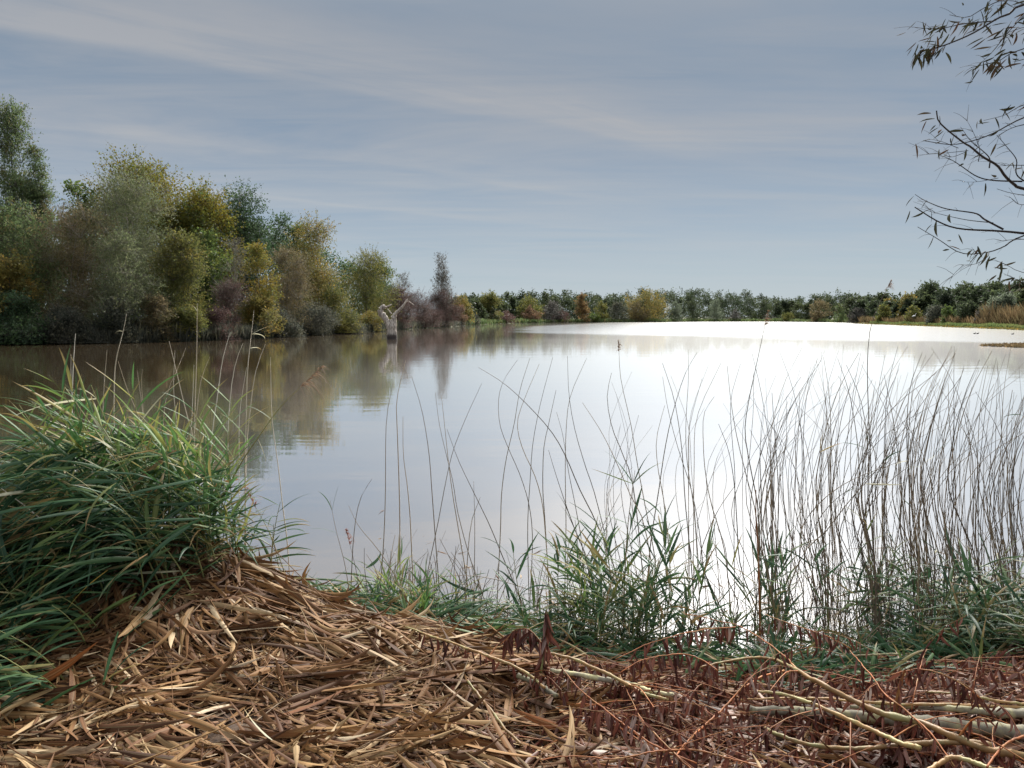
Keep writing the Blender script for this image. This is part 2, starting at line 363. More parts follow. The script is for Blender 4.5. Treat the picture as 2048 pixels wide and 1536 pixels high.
# ------------------------------------------------------------------ trees
def profile(shape, t):
    if shape == 'dome': return np.sqrt(np.clip(1 - ((t - .42) / .60) ** 2, 0, 1))
    if shape == 'oak': return np.sqrt(np.clip(1 - ((t - .52) / .52) ** 2, 0, 1))
    if shape == 'shrub': return np.sqrt(np.clip(1 - ((t - .22) / .80) ** 2, 0, 1))
    if shape == 'cone': return np.clip(1.12 - t, 0, 1) ** .7 * np.clip(t / .12 + .45, 0, 1)
    if shape == 'column': return np.sqrt(np.clip(1 - ((t - .45) / .57) ** 2, 0, 1)) * .9
def crown(rng, H, R, shape, n, leaf, aspect=1.6, lo=.06, clumps=26, spray=.3, upright=.3, squash=.8, cs=1.0):
    clumps = int(clumps * 1.25)
    t = rng.rand(clumps * 3) * (1 - lo) + lo
    pr = profile(shape, t); keep = rng.rand(len(t)) < (pr + .4); t = t[keep][:clumps]; pr = profile(shape, t); k_ = len(t)
    a = rng.rand(k_) * 2 * np.pi; rad = R * pr * np.sqrt(rng.rand(k_)) * .78
    cs = max(cs, .95); Rm = min((R * R * H * .5) ** (1 / 3), R * 1.5)
    cr = np.minimum(Rm * (.27 + .26 * rng.rand(k_)) * (.6 + .4 * pr) * cs, R * (.6 + .2 * rng.rand(k_)))
    cc = np.stack([np.cos(a) * rad, np.sin(a) * rad, t * H - cr * .3], 1)
    cc[0] = (rng.randn() * .08 * R, 0, H - cr[0] * .9)
    wts = cr ** 2; wts /= wts.sum()
    ns = int(n * spray); nb = n - ns
    ci = rng.choice(k_, nb, p=wts); d = norm(rng.randn(nb, 3)); q = rng.rand(nb) ** .4
    lob = 1 + .25 * np.sin(d[:, 0] * 5 + ci) * np.sin(d[:, 1] * 6 + ci * 2) + .15 * np.sin(d[:, 2] * 9 + ci)
    pos = cc[ci] + d * (cr[ci] * q * lob)[:, None] * np.array([1, 1, squash])
    ori = norm(rng.randn(nb, 3) + d * .4 + np.array([0, 0, upright]))
    # sprays: twigs breaking the outline
    nt = max(ns // 9, 1); ti = rng.choice(k_, nt, p=wts); td = norm(rng.randn(nt, 3) * np.array([1, 1, .7]) + np.array([0, 0, .45 + upright]))
    tl = cr[ti] * (.9 + .75 * rng.rand(nt)); s_ = rng.rand(nt, 9)
    sp_ = cc[ti][:, None] + td[:, None] * (tl[:, None] * (.5 + .5 * s_))[..., None] + rng.randn(nt, 9, 3) * leaf * .5
    so = norm(td[:, None] + rng.randn(nt, 9, 3) * .55)
    pos = np.concatenate([pos, sp_.reshape(-1, 3)]); ori = np.concatenate([ori, so.reshape(-1, 3)])
    pos[:, 2] = np.maximum(pos[:, 2], .05)
    N = len(pos); sd2 = norm(np.cross(ori, rng.randn(N, 3))); L = leaf * (.6 + .8 * rng.rand(N)); Wd = L / aspect
    h1 = ori * (L * .5)[:, None]; h2 = sd2 * (Wd * .5)[:, None]
    V = np.stack([pos - h1, pos + h2, pos + h1, pos - h2], 1).reshape(-1, 3)
    Q = np.arange(N * 4).reshape(-1, 4)
    tw = np.stack([cc[ti], cc[ti] + td * tl[:, None] * .5, cc[ti] + td * tl[:, None]], 1)
    return V, Q, cc, tw
def tree(name, label, cat, px, top, hw, back, shape, material, n, leaf, group=None, seed=1, tmat=None, asym=0, trunk_r=None, **kw):
    b, r = land_pt(px, back); base = b.copy(); base[2] -= .1
    H = (P(px, top, b[1])[2] - base[2]) * .96; R = hw / F * b[1]
    if H < .5: H = .5
    rng = np.random.RandomState(seed)
    V, Q, cc, tw = crown(rng, H, R, shape, int(n * 1.9), leaf * 1.15, **kw)
    root = new(name, None, loc=base, label=label, cat=cat, group=group)
    new('crown', mesh_np('crown', V, Q, smooth=False), material, root)
    ls = []
    tr = trunk_r or H * .009
    top_c = np.array([cc[0][0] * .6, 0, H * .82])
    ln = spline([(0, 0, -.2), (rng.randn() * .02 * H, rng.randn() * .02 * H, H * .35), top_c], 8)
    ls.append(tubes(ln[None], (tr * np.linspace(1, .25, 8))[None], 6))
    for c in cc[1:10]:
        tt = .12 + .6 * rng.rand() * min(1, c[2] / H); s0 = ln[int(tt * 7)]
        mid = (s0 + c) / 2 + np.array([0, 0, .05 * H])
        ls.append(tubes(spline([s0, mid, c], 6)[None], (tr * .45 * np.linspace(1, .2, 6))[None], 5))
    if len(tw):
        ls.append(tubes(tw, np.full((len(tw), 3), max(tr * .07, .012)) * np.array([1, .7, .3])[None], 3))
    V, Q, U = join(ls)
    new('trunk', mesh_np('trunk', V, Q, uv=U), tmat or M_bark, root)
    return root

CM = {
 'greygreen': crown_mat('crown_grey_green', (0.108, 0.161, 0.058), (0.141, 0.192, 0.089), (0.153, 0.130, 0.052)),
 'willow': crown_mat('crown_silver_willow', (0.160, 0.193, 0.102), (0.127, 0.155, 0.070), (0.200, 0.200, 0.102)),
 'tan': crown_mat('crown_tan', (0.185, 0.142, 0.075), (0.149, 0.138, 0.064), (0.213, 0.160, 0.090)),
 'olive': crown_mat('crown_olive', (0.131, 0.151, 0.046), (0.165, 0.161, 0.046), (0.206, 0.170, 0.041)),
 'oakgold': crown_mat('crown_golden_oak', (0.210, 0.167, 0.026), (0.145, 0.152, 0.029), (0.072, 0.109, 0.032)),
 'dark': crown_mat('crown_dark_green', (0.049, 0.090, 0.042), (0.073, 0.120, 0.047), (0.061, 0.090, 0.061)),
 'green': crown_mat('crown_mid_green', (0.081, 0.130, 0.041), (0.117, 0.159, 0.043), (0.151, 0.167, 0.043)),
 'yellow': crown_mat('crown_yellow', (0.296, 0.214, 0.036), (0.173, 0.180, 0.043), (0.142, 0.165, 0.051)),
 'gold2': crown_mat('crown_yellow_olive', (0.232, 0.196, 0.051), (0.145, 0.152, 0.058), (0.348, 0.217, 0.051)),
 'purple': crown_mat('crown_purple_brown', (0.141, 0.084, 0.080), (0.184, 0.104, 0.087), (0.125, 0.091, 0.072), transl=.15),
 'rust': crown_mat('crown_rust', (0.232, 0.131, 0.080), (0.174, 0.116, 0.072), (0.145, 0.131, 0.072)),
 'greytwig': crown_mat('crown_grey_twig', (0.123, 0.116, 0.102), (0.160, 0.145, 0.131), (0.102, 0.102, 0.080), transl=.15),
 'shade': crown_mat('crown_blue_green_shrub', (0.072, 0.084, 0.065), (0.102, 0.104, 0.080), (0.123, 0.116, 0.072)),  # dull green leaf colours for shrubs and low growth
 'pale': crown_mat('crown_pale_willow', (0.174, 0.210, 0.145), (0.145, 0.181, 0.116), (0.203, 0.225, 0.160)),
 'orange': crown_mat('crown_orange', (0.264, 0.161, 0.065), (0.203, 0.136, 0.065), (0.172, 0.148, 0.065)),
 'fargreen': crown_mat('crown_far_green', (0.053, 0.074, 0.039), (0.076, 0.094, 0.042), (0.042, 0.056, 0.038), ps=.045),
 'reedbrown': crown_mat('far_reed_brown', (0.153, 0.106, 0.053), (0.117, 0.096, 0.048), (0.180, 0.125, 0.067), ps=.1),
 'reedgreen': crown_mat('shore_green', (0.145, 0.203, 0.072), (0.203, 0.217, 0.080), (0.102, 0.160, 0.051), ps=.1),
}
G_N = 'trees and shrubs along the left shore'
# px, top row, half width, metres behind waterline
near = [
 ('grey_willow', 'tall feathery grey-green willow at the left edge, highest on the left shore', 'tree', 38, 200, 62, 14, 'cone', 'greygreen', 20000, .17, dict(spray=.4, upright=1.0, clumps=70, aspect=2.4, lo=.2, cs=1.05)),
 ('grey_willow', 'narrow feathery tree just right of the tallest willow at the left edge', 'tree', 88, 282, 34, 13, 'cone', 'greygreen', 12000, .16, dict(spray=.4, upright=1.0, clumps=44, aspect=2.4, lo=.2, cs=1.05)),
 ('willow_tree', 'broad grey-green willow bush at the left edge below the tallest willow', 'tree', 30, 390, 90, 8, 'dome', 'greygreen', 13000, .16, dict(spray=.4, clumps=36)),
 ('dark_shrub', 'dark shrub with yellow-green upper leaves at the left edge', 'shrub', 22, 505, 62, 3, 'dome', 'gold2', 6500, .17, dict(clumps=22)),
 ('dark_shrub', 'low dark green shrub hanging over the water at the left edge', 'shrub', 30, 585, 80, 1.2, 'shrub', 'dark', 7000, .15, dict(clumps=28)),
 ('willow_tree', 'dull tan-brown willow thinning to bare twigs on the left shore', 'tree', 165, 395, 100, 7, 'dome', 'tan', 17000, .14, dict(spray=.3, clumps=44, aspect=2.6, upright=.6, cs=.8)),
 ('willow_tree', 'tall silvery grey-green willow in front of the golden oak', 'tree', 268, 335, 88, 9, 'oak', 'willow', 18000, .15, dict(spray=.3, clumps=50, aspect=2.6, upright=.6, lo=.02, cs=.75)),
 ('willow_tree', 'lower silvery willow in front of the tall silvery one', 'tree', 250, 470, 85, 3.5, 'shrub', 'willow', 12000, .14, dict(spray=.3, clumps=36, aspect=2.2, cs=.9)),
 ('oak_tree', 'large oak turning golden yellow, highest behind the silvery willow', 'tree', 300, 300, 112, 26, 'oak', 'oakgold', 24000, .19, dict(clumps=46, aspect=1.3, spray=.25, cs=.72, lo=.15)),
 ('oak_tree', 'golden-green oak on the right of the tallest golden oak', 'tree', 405, 368, 84, 25, 'oak', 'oakgold', 17000, .19, dict(clumps=34, aspect=1.3, spray=.2, cs=.75, lo=.15)),
 ('green_tree', 'small dark green treetop showing between the tall willow and the golden oak', 'tree', 163, 345, 42, 25, 'oak', 'green', 5000, .24, dict(clumps=24, aspect=1.3, cs=.8, lo=.2)),
 ('oak_tree', 'green oak below the golden oaks and left of the dark tree', 'tree', 418, 460, 60, 18, 'oak', 'green', 7000, .22, dict(clumps=30, aspect=1.3, lo=.05)),
 ('dark_tree', 'tall dark green tree with a ragged top right of the golden oaks', 'tree', 492, 380, 74, 26, 'oak', 'dark', 15000, .20, dict(clumps=36, aspect=1.5, spray=.35, cs=.8, lo=.02)),
 ('dark_tree', 'thin dark tree with open crown between the dark oak and the yellow-olive tree', 'tree', 578, 422, 44, 24, 'oak', 'dark', 3800, .24, dict(clumps=24, aspect=1.6, spray=.6, cs=.6, lo=.02)),
 ('grey_shrub', 'thin grey twiggy tree in front of the dark tree', 'tree', 470, 470, 36, 10, 'dome', 'greytwig', 2300, .15, dict(spray=.8, clumps=22, aspect=4, upright=.9)),
 ('olive_willow', 'olive willow with a yellow right edge on the left shore', 'tree', 368, 462, 68, 5, 'dome', 'olive', 14000, .14, dict(clumps=36, spray=.4, cs=.85)),
 ('yellow_tree', 'small tree with a bright yellow-orange top', 'tree', 518, 484, 36, 5, 'dome', 'yellow', 6500, .14, dict(clumps=24, spray=.4)),
 ('purple_shrub', 'reddish-brown twiggy shrub left of the yellow-topped tree', 'shrub', 460, 560, 46, 3, 'dome', 'purple', 7500, .12, dict(clumps=26, spray=.6, aspect=4)),
 ('tan_shrub', 'tan-brown shrub between the yellow-topped tree and the large olive tree', 'shrub', 580, 495, 52, 5, 'dome', 'tan', 10000, .14, dict(clumps=30, spray=.5, aspect=2.5)),
 ('yellow_shrub', 'yellow-brown shrub below the yellow-topped tree', 'shrub', 520, 580, 46, 2, 'shrub', 'gold2', 7000, .13, dict(clumps=24)),
 ('olive_tree', 'large rounded yellow-olive tree behind the dead snag', 'tree', 636, 440, 72, 10, 'oak', 'gold2', 14000, .16, dict(clumps=40, spray=.3, lo=.02, cs=.8)),
 ('green_tree', 'green treetop peeking behind the left of the large yellow-olive tree', 'tree', 600, 440, 34, 20, 'oak', 'green', 3500, .22, dict(clumps=18)),
 ('yellow_shrub', 'yellow-green shrub at the waterline below the large yellow-olive tree', 'shrub', 668, 575, 50, 3, 'shrub', 'olive', 8500, .14, dict(clumps=30)),
 ('olive_shrub', 'low olive shrub reaching over the water left of the snag', 'shrub', 620, 600, 60, 1.5, 'shrub', 'shade', 7500, .13, dict(clumps=30)),
 ('green_tree', 'dull green tree with a bare ragged top behind the snag', 'tree', 735, 504, 64, 14, 'oak', 'olive', 12000, .17, dict(clumps=38, spray=.4, lo=.02, cs=.85)),
 ('oak_tree', 'small green oak at the right end of the wooded left shore', 'tree', 760, 520, 34, 22, 'oak', 'green', 5500, .22, dict(clumps=24, lo=.02)),
 ('green_shrub', 'small yellow-green shrub at the waterline directly left of the snag', 'shrub', 740, 622, 34, 1.5, 'shrub', 'gold2', 4200, .14, dict(clumps=18)),
 ('purple_shrub', 'purple-brown twiggy shrub directly behind the snag', 'shrub', 790, 574, 46, 8, 'dome', 'purple', 15000, .16, dict(clumps=30, spray=.6, aspect=4)),
 ('purple_shrub', 'purple-brown shrub right of the snag, dense and rounded', 'shrub', 838, 584, 50, 6, 'dome', 'purple', 16000, .16, dict(clumps=30, spray=.6, aspect=4)),
 ('purple_shrub', 'purple-brown shrub under the slim poplar, at the end of the left shore', 'shrub', 880, 580, 42, 6, 'dome', 'purple', 14000, .17, dict(clumps=28, spray=.6, aspect=4)),
 ('bare_tree', 'small almost bare tree above the purple shrubs', 'tree', 808, 545, 26, 16, 'oak', 'greytwig', 1500, .20, dict(clumps=24, spray=.85, aspect=3, upright=.9, lo=.1)),
 ('poplar_tree', 'slim upright poplar standing alone against the sky', 'tree', 883, 506, 30, 10, 'cone', 'greytwig', 5200, .20, dict(clumps=60, spray=.75, aspect=2, upright=1.2, cs=1.0, lo=.12)),
 ('brown_shrub', 'brownish shrub right of the poplar foot', 'shrub', 918, 612, 22, 8, 'shrub', 'rust', 4200, .2, dict(clumps=20, spray=.4)),
 ('brown_shrub', 'grey-green low shrub at the tip of the left shore', 'shrub', 948, 628, 20, 4, 'shrub', 'shade', 3200, .2, dict(clumps=16)),
 ('waterside_shrub', 'blue-green low shrub over the water below the tan willow', 'shrub', 130, 615, 62, 1.2, 'shrub', 'shade', 6500, .13, dict(clumps=28)),
 ('waterside_shrub', 'dark low shrub over the water below the silvery willows', 'shrub', 225, 600, 58, 1.0, 'shrub', 'shade', 6500, .13, dict(clumps=28)),
 ('waterside_shrub', 'reddish low shrub at the waterline below the olive willow', 'shrub', 310, 590, 48, 1.0, 'shrub', 'tan', 6500, .13, dict(clumps=24)),
 ('waterside_shrub', 'yellow-green low shrub at the waterline right of the reddish one', 'shrub', 372, 612, 46, .8, 'shrub', 'olive', 5500, .13, dict(clumps=24)),
 ('waterside_shrub', 'dull purple low shrub at the waterline below the reddish-brown shrub', 'shrub', 440, 618, 46, .8, 'shrub', 'purple', 5500, .13, dict(clumps=24, aspect=3)),
 ('waterside_shrub', 'dark low shrub over the water below the large yellow-olive tree', 'shrub', 560, 622, 46, .8, 'shrub', 'shade', 5500, .13, dict(clumps=24)),
 ('waterside_shrub', 'small dull shrub over the water nearest the snag', 'shrub', 700, 620, 34, .8, 'shrub', 'shade', 4500, .14, dict(clumps=20)),
]
for i, (nm, lb, ct, px, tp, hw, bk, shp, cm, n, lf, kw) in enumerate(near):
    tree(nm, lb, ct, px, tp, hw, bk, shp, CM[cm], n, lf, G_N, seed=100 + i, tmat=M_palebark if cm in ('willow', 'greytwig', 'tan') else M_bark, **kw)

G_F = 'trees and shrubs in front of the far wood'
far = [
 ('far_tree', 'yellow-green tree at the left end of the far shore', 'tree', 925, 588, 22, 14, 'dome', 'gold2', 1600, .42),
 ('far_tree', 'yellow-green rounded tree second from the left on the far shore', 'tree', 980, 584, 24, 20, 'dome', 'olive', 1700, .5),
 ('far_tree', 'pale olive tree on the far shore above the brown shrubs', 'tree', 1058, 592, 26, 20, 'dome', 'olive', 1600, .6),
 ('far_shrub', 'brown shrub at the far waterline below the pale olive tree', 'shrub', 1062, 614, 22, 8, 'shrub', 'rust', 1400, .5),
 ('far_shrub', 'grey-brown shrub at the far waterline left of the orange tree', 'shrub', 1100, 604, 24, 8, 'shrub', 'greytwig', 1500, .5),
 ('far_shrub', 'low purple-brown shrub at the left of the far waterline', 'shrub', 1005, 624, 26, 5, 'shrub', 'purple', 1200, .4),
 ('far_shrub', 'low reddish shrub at the far waterline under the orange tree', 'shrub', 1122, 624, 18, 4, 'shrub', 'purple', 900, .45),
 ('far_tree', 'orange-brown tree on the far shore', 'tree', 1163, 588, 15, 6, 'cone', 'orange', 1500, .5),
 ('far_shrub', 'green shrub at the far waterline right of the orange tree', 'shrub', 1185, 628, 16, 4, 'shrub', 'green', 700, .5),
 ('far_shrub', 'olive shrub left of the largest pale tree on the far shore', 'shrub', 1202, 606, 15, 8, 'dome', 'olive', 1100, .5),
 ('far_shrub', 'grey-green shrub touching the largest pale tree on the far shore', 'shrub', 1236, 606, 18, 6, 'dome', 'shade', 1200, .5),
 ('far_tree', 'largest tree of the far shore, olive brown and broad', 'tree', 1292, 577, 38, 8, 'dome', 'gold2', 3600, .5),
 ('far_tree', 'grey-brown tree leaning against the largest far tree', 'tree', 1272, 602, 24, 4, 'dome', 'tan', 1500, .45),
 ('far_tree', 'pale green round tree right of the largest far tree', 'tree', 1352, 602, 13, 6, 'dome', 'pale', 1100, .45),
 ('far_tree', 'dark grey-green tree between two pale green trees', 'tree', 1385, 600, 16, 8, 'dome', 'fargreen', 1100, .5),
 ('far_tree', 'pale green rounded tree standing at the far water in the middle', 'tree', 1434, 600, 17, 6, 'dome', 'pale', 1400, .45),
 ('far_shrub', 'grey shrub right of the pale green tree in the middle', 'shrub', 1470, 622, 14, 4, 'shrub', 'greytwig', 800, .45),
 ('far_shrub', 'yellow-brown low shrub at the far waterline under the dark pines', 'shrub', 1575, 627, 16, 5, 'shrub', 'olive', 900, .45),
 ('far_tree', 'tan half-bare tree in front of the dark pines', 'tree', 1638, 600, 20, 8, 'dome', 'tan', 1500, .5),
 ('far_shrub', 'olive-grey round shrub right of the tan half-bare tree', 'shrub', 1680, 612, 14, 6, 'shrub', 'greygreen', 1000, .4),
 ('far_shrub', 'grey-brown shrub in front of the pines', 'shrub', 1715, 618, 17, 10, 'shrub', 'greytwig', 1000, .45),
 ('far_shrub', 'olive round shrub at the left end of the grassy shore', 'shrub', 1765, 612, 16, 16, 'dome', 'olive', 1200, .4),
 ('far_tree', 'dull olive tree behind the olive round shrub', 'tree', 1776, 598, 20, 40, 'dome', 'gold2', 1300, .5),
 ('far_tree', 'yellow-olive tree left of the dark oak', 'tree', 1816, 590, 18, 40, 'dome', 'gold2', 1500, .45),
 ('far_shrub', 'olive round shrub left of the dark oak foot', 'shrub', 1826, 613, 17, 16, 'dome', 'olive', 1200, .35),
 ('far_oak', 'dark oak with a domed crown standing above the right shore', 'tree', 1860, 569, 30, 55, 'oak', 'fargreen', 3200, .5),
 ('far_shrub', 'grey-green shrub under the dark oak', 'shrub', 1872, 612, 20, 16, 'dome', 'shade', 1200, .35),
 ('far_shrub', 'mid green shrub right of the dark oak', 'shrub', 1898, 612, 16, 15, 'dome', 'green', 1000, .35),
 ('far_shrub', 'dark green shrub between the dark oak and the pale willow', 'shrub', 1935, 604, 22, 18, 'dome', 'fargreen', 1700, .35),
 ('far_shrub', 'small grey shrub left of the pale willow', 'shrub', 1966, 614, 16, 16, 'dome', 'greytwig', 1100, .33),
 ('far_willow', 'pale silvery willow on the right shore', 'tree', 2006, 588, 23, 22, 'dome', 'pale', 2400, .34),
 ('far_tree', 'dark tree with a broken top behind the pale willow', 'tree', 1925, 574, 28, 60, 'oak', 'fargreen', 2600, .5),
 ('far_tree', 'dark tree above the pale willow at the right', 'tree', 1985, 566, 34, 60, 'oak', 'fargreen', 3200, .5),
 ('far_tree', 'dark tree at the right edge above the brown reeds', 'tree', 2048, 562, 36, 50, 'oak', 'fargreen', 3200, .5),
]
for i, (nm, lb, ct, px, tp, hw, bk, shp, cm, n, lf) in enumerate(far):
    tree(nm, lb, ct, px, tp - 2, hw * 1.2, bk, shp, CM[cm], int(n * 1.5), lf * .9, G_F, seed=300 + i, clumps=24, spray=.25, cs=.9)

# the far wood behind them reads as one mass
rng = np.random.RandomState(9)
Vs, Qs, o = [], [], 0
row_top = [(880, 592), (960, 588), (1000, 584), (1060, 583), (1100, 578), (1170, 581), (1240, 583), (1330, 580), (1400, 577), (1450, 586), (1478, 575), (1510, 584), (1540, 591), (1620, 590), (1650, 583), (1720, 588), (1800, 590), (1850, 580), (1900, 576), (1960, 572), (2060, 566), (2300, 560), (2600, 556)]
for layer, (bk, off) in enumerate([(30, 8), (55, 2), (80, 0)]):
    px = 890 + layer * 6
    while px < 2500:
        b, r = land_pt(px, bk + rng.rand() * 14)
        tp = np.interp(px, [a for a, _ in row_top], [b_ for _, b_ in row_top]) + off + rng.rand() * 6 - 1.5
        H = (P(px, tp, b[1])[2] - b[2]) * (.86 + .2 * rng.rand()); R = H * (.30 + .3 * rng.rand())
        big = px < 2080
        V, Q, cc, _ = crown(rng, H, R, 'dome' if rng.rand() < .7 else 'oak', 1500 if big else 400, .85 if big else 1.5, clumps=15, spray=.18, lo=.02)
        Vs.append(V + b); Qs.append(Q + o); o += len(V); px += R * F / r * (.95 + .5 * rng.rand())
new('far_wood', mesh_np('far_wood', np.concatenate(Vs), np.concatenate(Qs), smooth=False), CM['fargreen'], label='dark green wood lining the far shore of the lake', cat='wood', kind='stuff')
# wood behind the left shore trees
Vs, Qs, o = [], [], 0
for bk in (32, 45):
    px = -900
    while px < 800:
        b, r = land_pt(px, bk + rng.rand() * 8)
        tp = np.interp(px, [-900, -300, 0, 130, 170, 260, 420, 520, 640, 760, 820], [330, 330, 420, 430, 400, 370, 420, 440, 480, 540, 600]) + 12
        H = P(px, tp, max(b[1], 20))[2] - b[2]; R = H * .35
        V, Q, cc, _ = crown(rng, H, R, 'oak', 2600 if px > -150 else 900, .4 if px > -150 else .8, clumps=18, spray=.15, lo=.0)
        Vs.append(V + b); Qs.append(Q + o); o += len(V); px += R * F / r * 1.1
new('wood', mesh_np('wood', np.concatenate(Vs), np.concatenate(Qs), smooth=False), CM['dark'], label='dark wood filling the gaps behind the left shore trees', cat='wood', kind='stuff')

# low growth along shores: grasses and reed beds (uncountable)
def tuftband(name, label, cat, pxs, backs, hgt, n, wdt, material, seed):
    rng = np.random.RandomState(seed); px = pxs[0] + (pxs[1] - pxs[0]) * rng.rand(n); bk = backs[0] + (backs[1] - backs[0]) * rng.rand(n)
    a = np.degrees(np.arctan2((px - 1024) / F, math.cos(PITCH) + .0069)); r = np.interp(a, az, rr) + bk
    b = np.stack([np.sin(np.radians(a)) * r, np.cos(np.radians(a)) * r, np.interp(bk, ds, hs) - .05], 1)
    h = hgt * (.5 + .7 * rng.rand(n)) * (.75 + .5 * (np.sin(px * .11) * np.sin(px * .037 + 1) * .5 + .5))
    if len(backs) > 2: h = h * (.35 + .65 * np.clip(bk / backs[2], 0, 1))
    d = norm(np.stack([rng.randn(n) * .3, rng.randn(n) * .3, np.ones(n)], 1)); s = norm(np.stack([rng.randn(n), rng.randn(n), rng.randn(n) * .3], 1)) * (wdt * (.6 + .8 * rng.rand(n)))[:, None]
    V = np.stack([b - s, b + s, b + s * .7 + d * h[:, None] * .7, b + d * h[:, None] - s * .3], 1).reshape(-1, 3)
    return new(name, mesh_np(name, V, np.arange(n * 4).reshape(-1, 4), smooth=False), material, label=label, cat=cat, kind='stuff')
tuftband('brown_reeds', 'brown reed bed behind the grassy right shore', 'reeds', (1700, 2500), (9, 22), 2.2, 16000, .12, CM['reedbrown'], 41)
tuftband('brown_reeds', 'taller rust-brown reed bed at the right edge of the far shore', 'reeds', (1960, 2500), (12, 22), 4.2, 9000, .12, CM['reedbrown'], 42)
tuftband('shore_grass', 'low bright green growth along the right shore', 'grass', (1740, 2500), (2, 9), .8, 14000, .10, CM['reedgreen'], 43)
tuftband('shore_grass', 'yellowish grass strip at the right waterline', 'grass', (1690, 2500), (.2, 3), .28, 9000, .10, CM['gold2'], 44)
tuftband('waterside_growth', 'dark low growth along the left waterline', 'undergrowth', (-300, 960), (-.2, 3), 1.5, 20000, .07, CM['shade'], 45)
tuftband('far_growth', 'low olive growth along the middle of the far waterline', 'undergrowth', (930, 1700), (0, 7), 1.6, 9000, .25, CM['greygreen'], 46)

# floating weed mat at the right
def weed(pxs, rows, n, seed):
    rng = np.random.RandomState(seed); px = pxs[0] + (pxs[1] - pxs[0]) * rng.rand(n) ** .7; e = (px - pxs[0]) / (pxs[1] - pxs[0])
    row = rows[0] + (rows[1] - rows[0]) * (.5 + (rng.rand(n) - .5) * np.clip(e * 2.6, .12, 1))
    b = np.array([WP(a, b_) for a, b_ in zip(px, row)]); b[:, 2] = 0.01
    d = norm(rng.randn(n, 3) * np.array([1, 1, .5]) + np.array([0, 0, .4])) * (.10 + .14 * rng.rand(n))[:, None]; s = norm(rng.randn(n, 3) * np.array([1, 1, .3])) * .07
    V = np.stack([b - s, b + s, b + d + s * .5, b + d - s * .5], 1).reshape(-1, 3)
    return mesh_np('weed', V, np.arange(n * 4).reshape(-1, 4), smooth=False)
new('water_weed', weed((1962, 2330), (685, 699), 22000, 51), CM['reedbrown'], label='flat brown mat of water weed at the right edge', cat='water weed', kind='stuff')

# ------------------------------------------------------------------ dead snag in the water
M_snag, t = mat('bleached_snag')
tcx = t.n('ShaderNodeTexCoord').outputs['Object']
n1 = t.noise(t.mapv(tcx, (7, 7, .7)), 1.2, 6, .65)
c = t.mix(t.ramp(n1, [(.36, 0), (.62, 1)]), (.13, .10, .085), (.72, .64, .56))
zz_ = t.n('ShaderNodeSeparateXYZ', {0: tcx}).outputs[2]
c = t.mix(t.ramp(t.m('ADD', zz_, t.m('MULTIPLY', t.m('SUBTRACT', n1, .3), 1.3)), [(.70, 1.0), (1.0, 0.0)]), c, (.055, .042, .038))
out(t, t.n('ShaderNodeBsdfPrincipled', {'Base Color': c, 'Roughness': .85, 'Normal': t.n('ShaderNodeBump', {'Height': n1, 'Strength': .8, 'Distance': .06}).outputs[0]}).outputs[0])
sb = WP(785, 678.5); SD = sb[1]
snag = new('dead_tree', None, loc=sb, label='bleached dead tree snag with two limbs standing in the water', cat='dead tree')
rng = np.random.RandomState(3)
def limb(pts, rad, n=14, sides=12, yo=0.0, rough=.16, name='limb', parent=snag, base=sb, Yd=SD, m=M_snag, px=True):
    p = np.array([P(a, b, Yd + yo) for a, b in pts]) - base if px else np.array(pts)
    c_ = spline(p, n); r = np.interp(np.linspace(0, 1, n), np.linspace(0, 1, len(rad)), rad) * (1 + rough * rng.randn(n) * .5)
    V, Q, U = tubes(c_[None], r[None], sides)
    V = V + (rng.rand(*V.shape) - .5) * (rough * np.repeat(r, sides)[:, None])
    V = np.concatenate([V, c_[-1:] + (c_[-1] - c_[-2]) * .15]); nn = len(V) - 1; e0 = nn - sides
    T = [(e0 + i, e0 + (i + 1) % sides, nn) for i in range(sides)]
    U = np.concatenate([U, [[.5, 1]]])
    return V, Q, T, U
def limbobj(name, *a, mm=M_snag, par=snag, **k_):
    V, Q, T, U = limb(*a, **k_); return new(name, mesh_np(name, V, Q, T, U), mm, par)
pxm = SD / F * 1.05
limbobj('trunk', [(785, 688), (784, 670), (783, 655), (782, 645), (781, 639)], [12 * pxm, 10 * pxm, 9.4 * pxm, 8.2 * pxm, 5.5 * pxm], n=20, rough=.14)
limbobj('limb', [(780, 656), (776, 646), (770, 636), (765, 627)], [5.5 * pxm, 5.4 * pxm, 5 * pxm, 4.6 * pxm], yo=-.05)
limbobj('limb', [(786, 658), (788, 646), (788, 636), (790, 629)], [5.2 * pxm, 4.8 * pxm, 4.3 * pxm, 4.0 * pxm], yo=.08)
limbobj('burl', [(769, 637), (763, 630), (761, 620), (765, 614), (770, 611)], [4 * pxm, 5.5 * pxm, 5 * pxm, 4.5 * pxm, 2 * pxm], rough=.3)
limbobj('limb', [(786, 636), (790, 628), (798, 621), (806, 612), (811, 604), (815, 598)], [4.5 * pxm, 3.6 * pxm, 3 * pxm, 2.3 * pxm, 1.5 * pxm, .9 * pxm])
limbobj('branch', [(808, 608), (815, 602), (821, 605), (828, 610)], [1.4 * pxm, 1.0 * pxm, .8 * pxm, .4 * pxm], n=8, sides=7)
limbobj('branch', [(768, 616), (775, 613), (783, 609)], [2.2 * pxm, 1.6 * pxm, 1 * pxm], n=6, sides=7)
limbobj('branch', [(783, 628), (778, 621), (774, 617)], [1.3 * pxm, 1 * pxm, .6 * pxm], n=6, sides=6)
limbobj('branch', [(764, 612), (763, 604), (766, 599)], [1.2 * pxm * .5, .8 * pxm * .5, .4 * pxm * .5], n=6, sides=5, mm=M_bark)
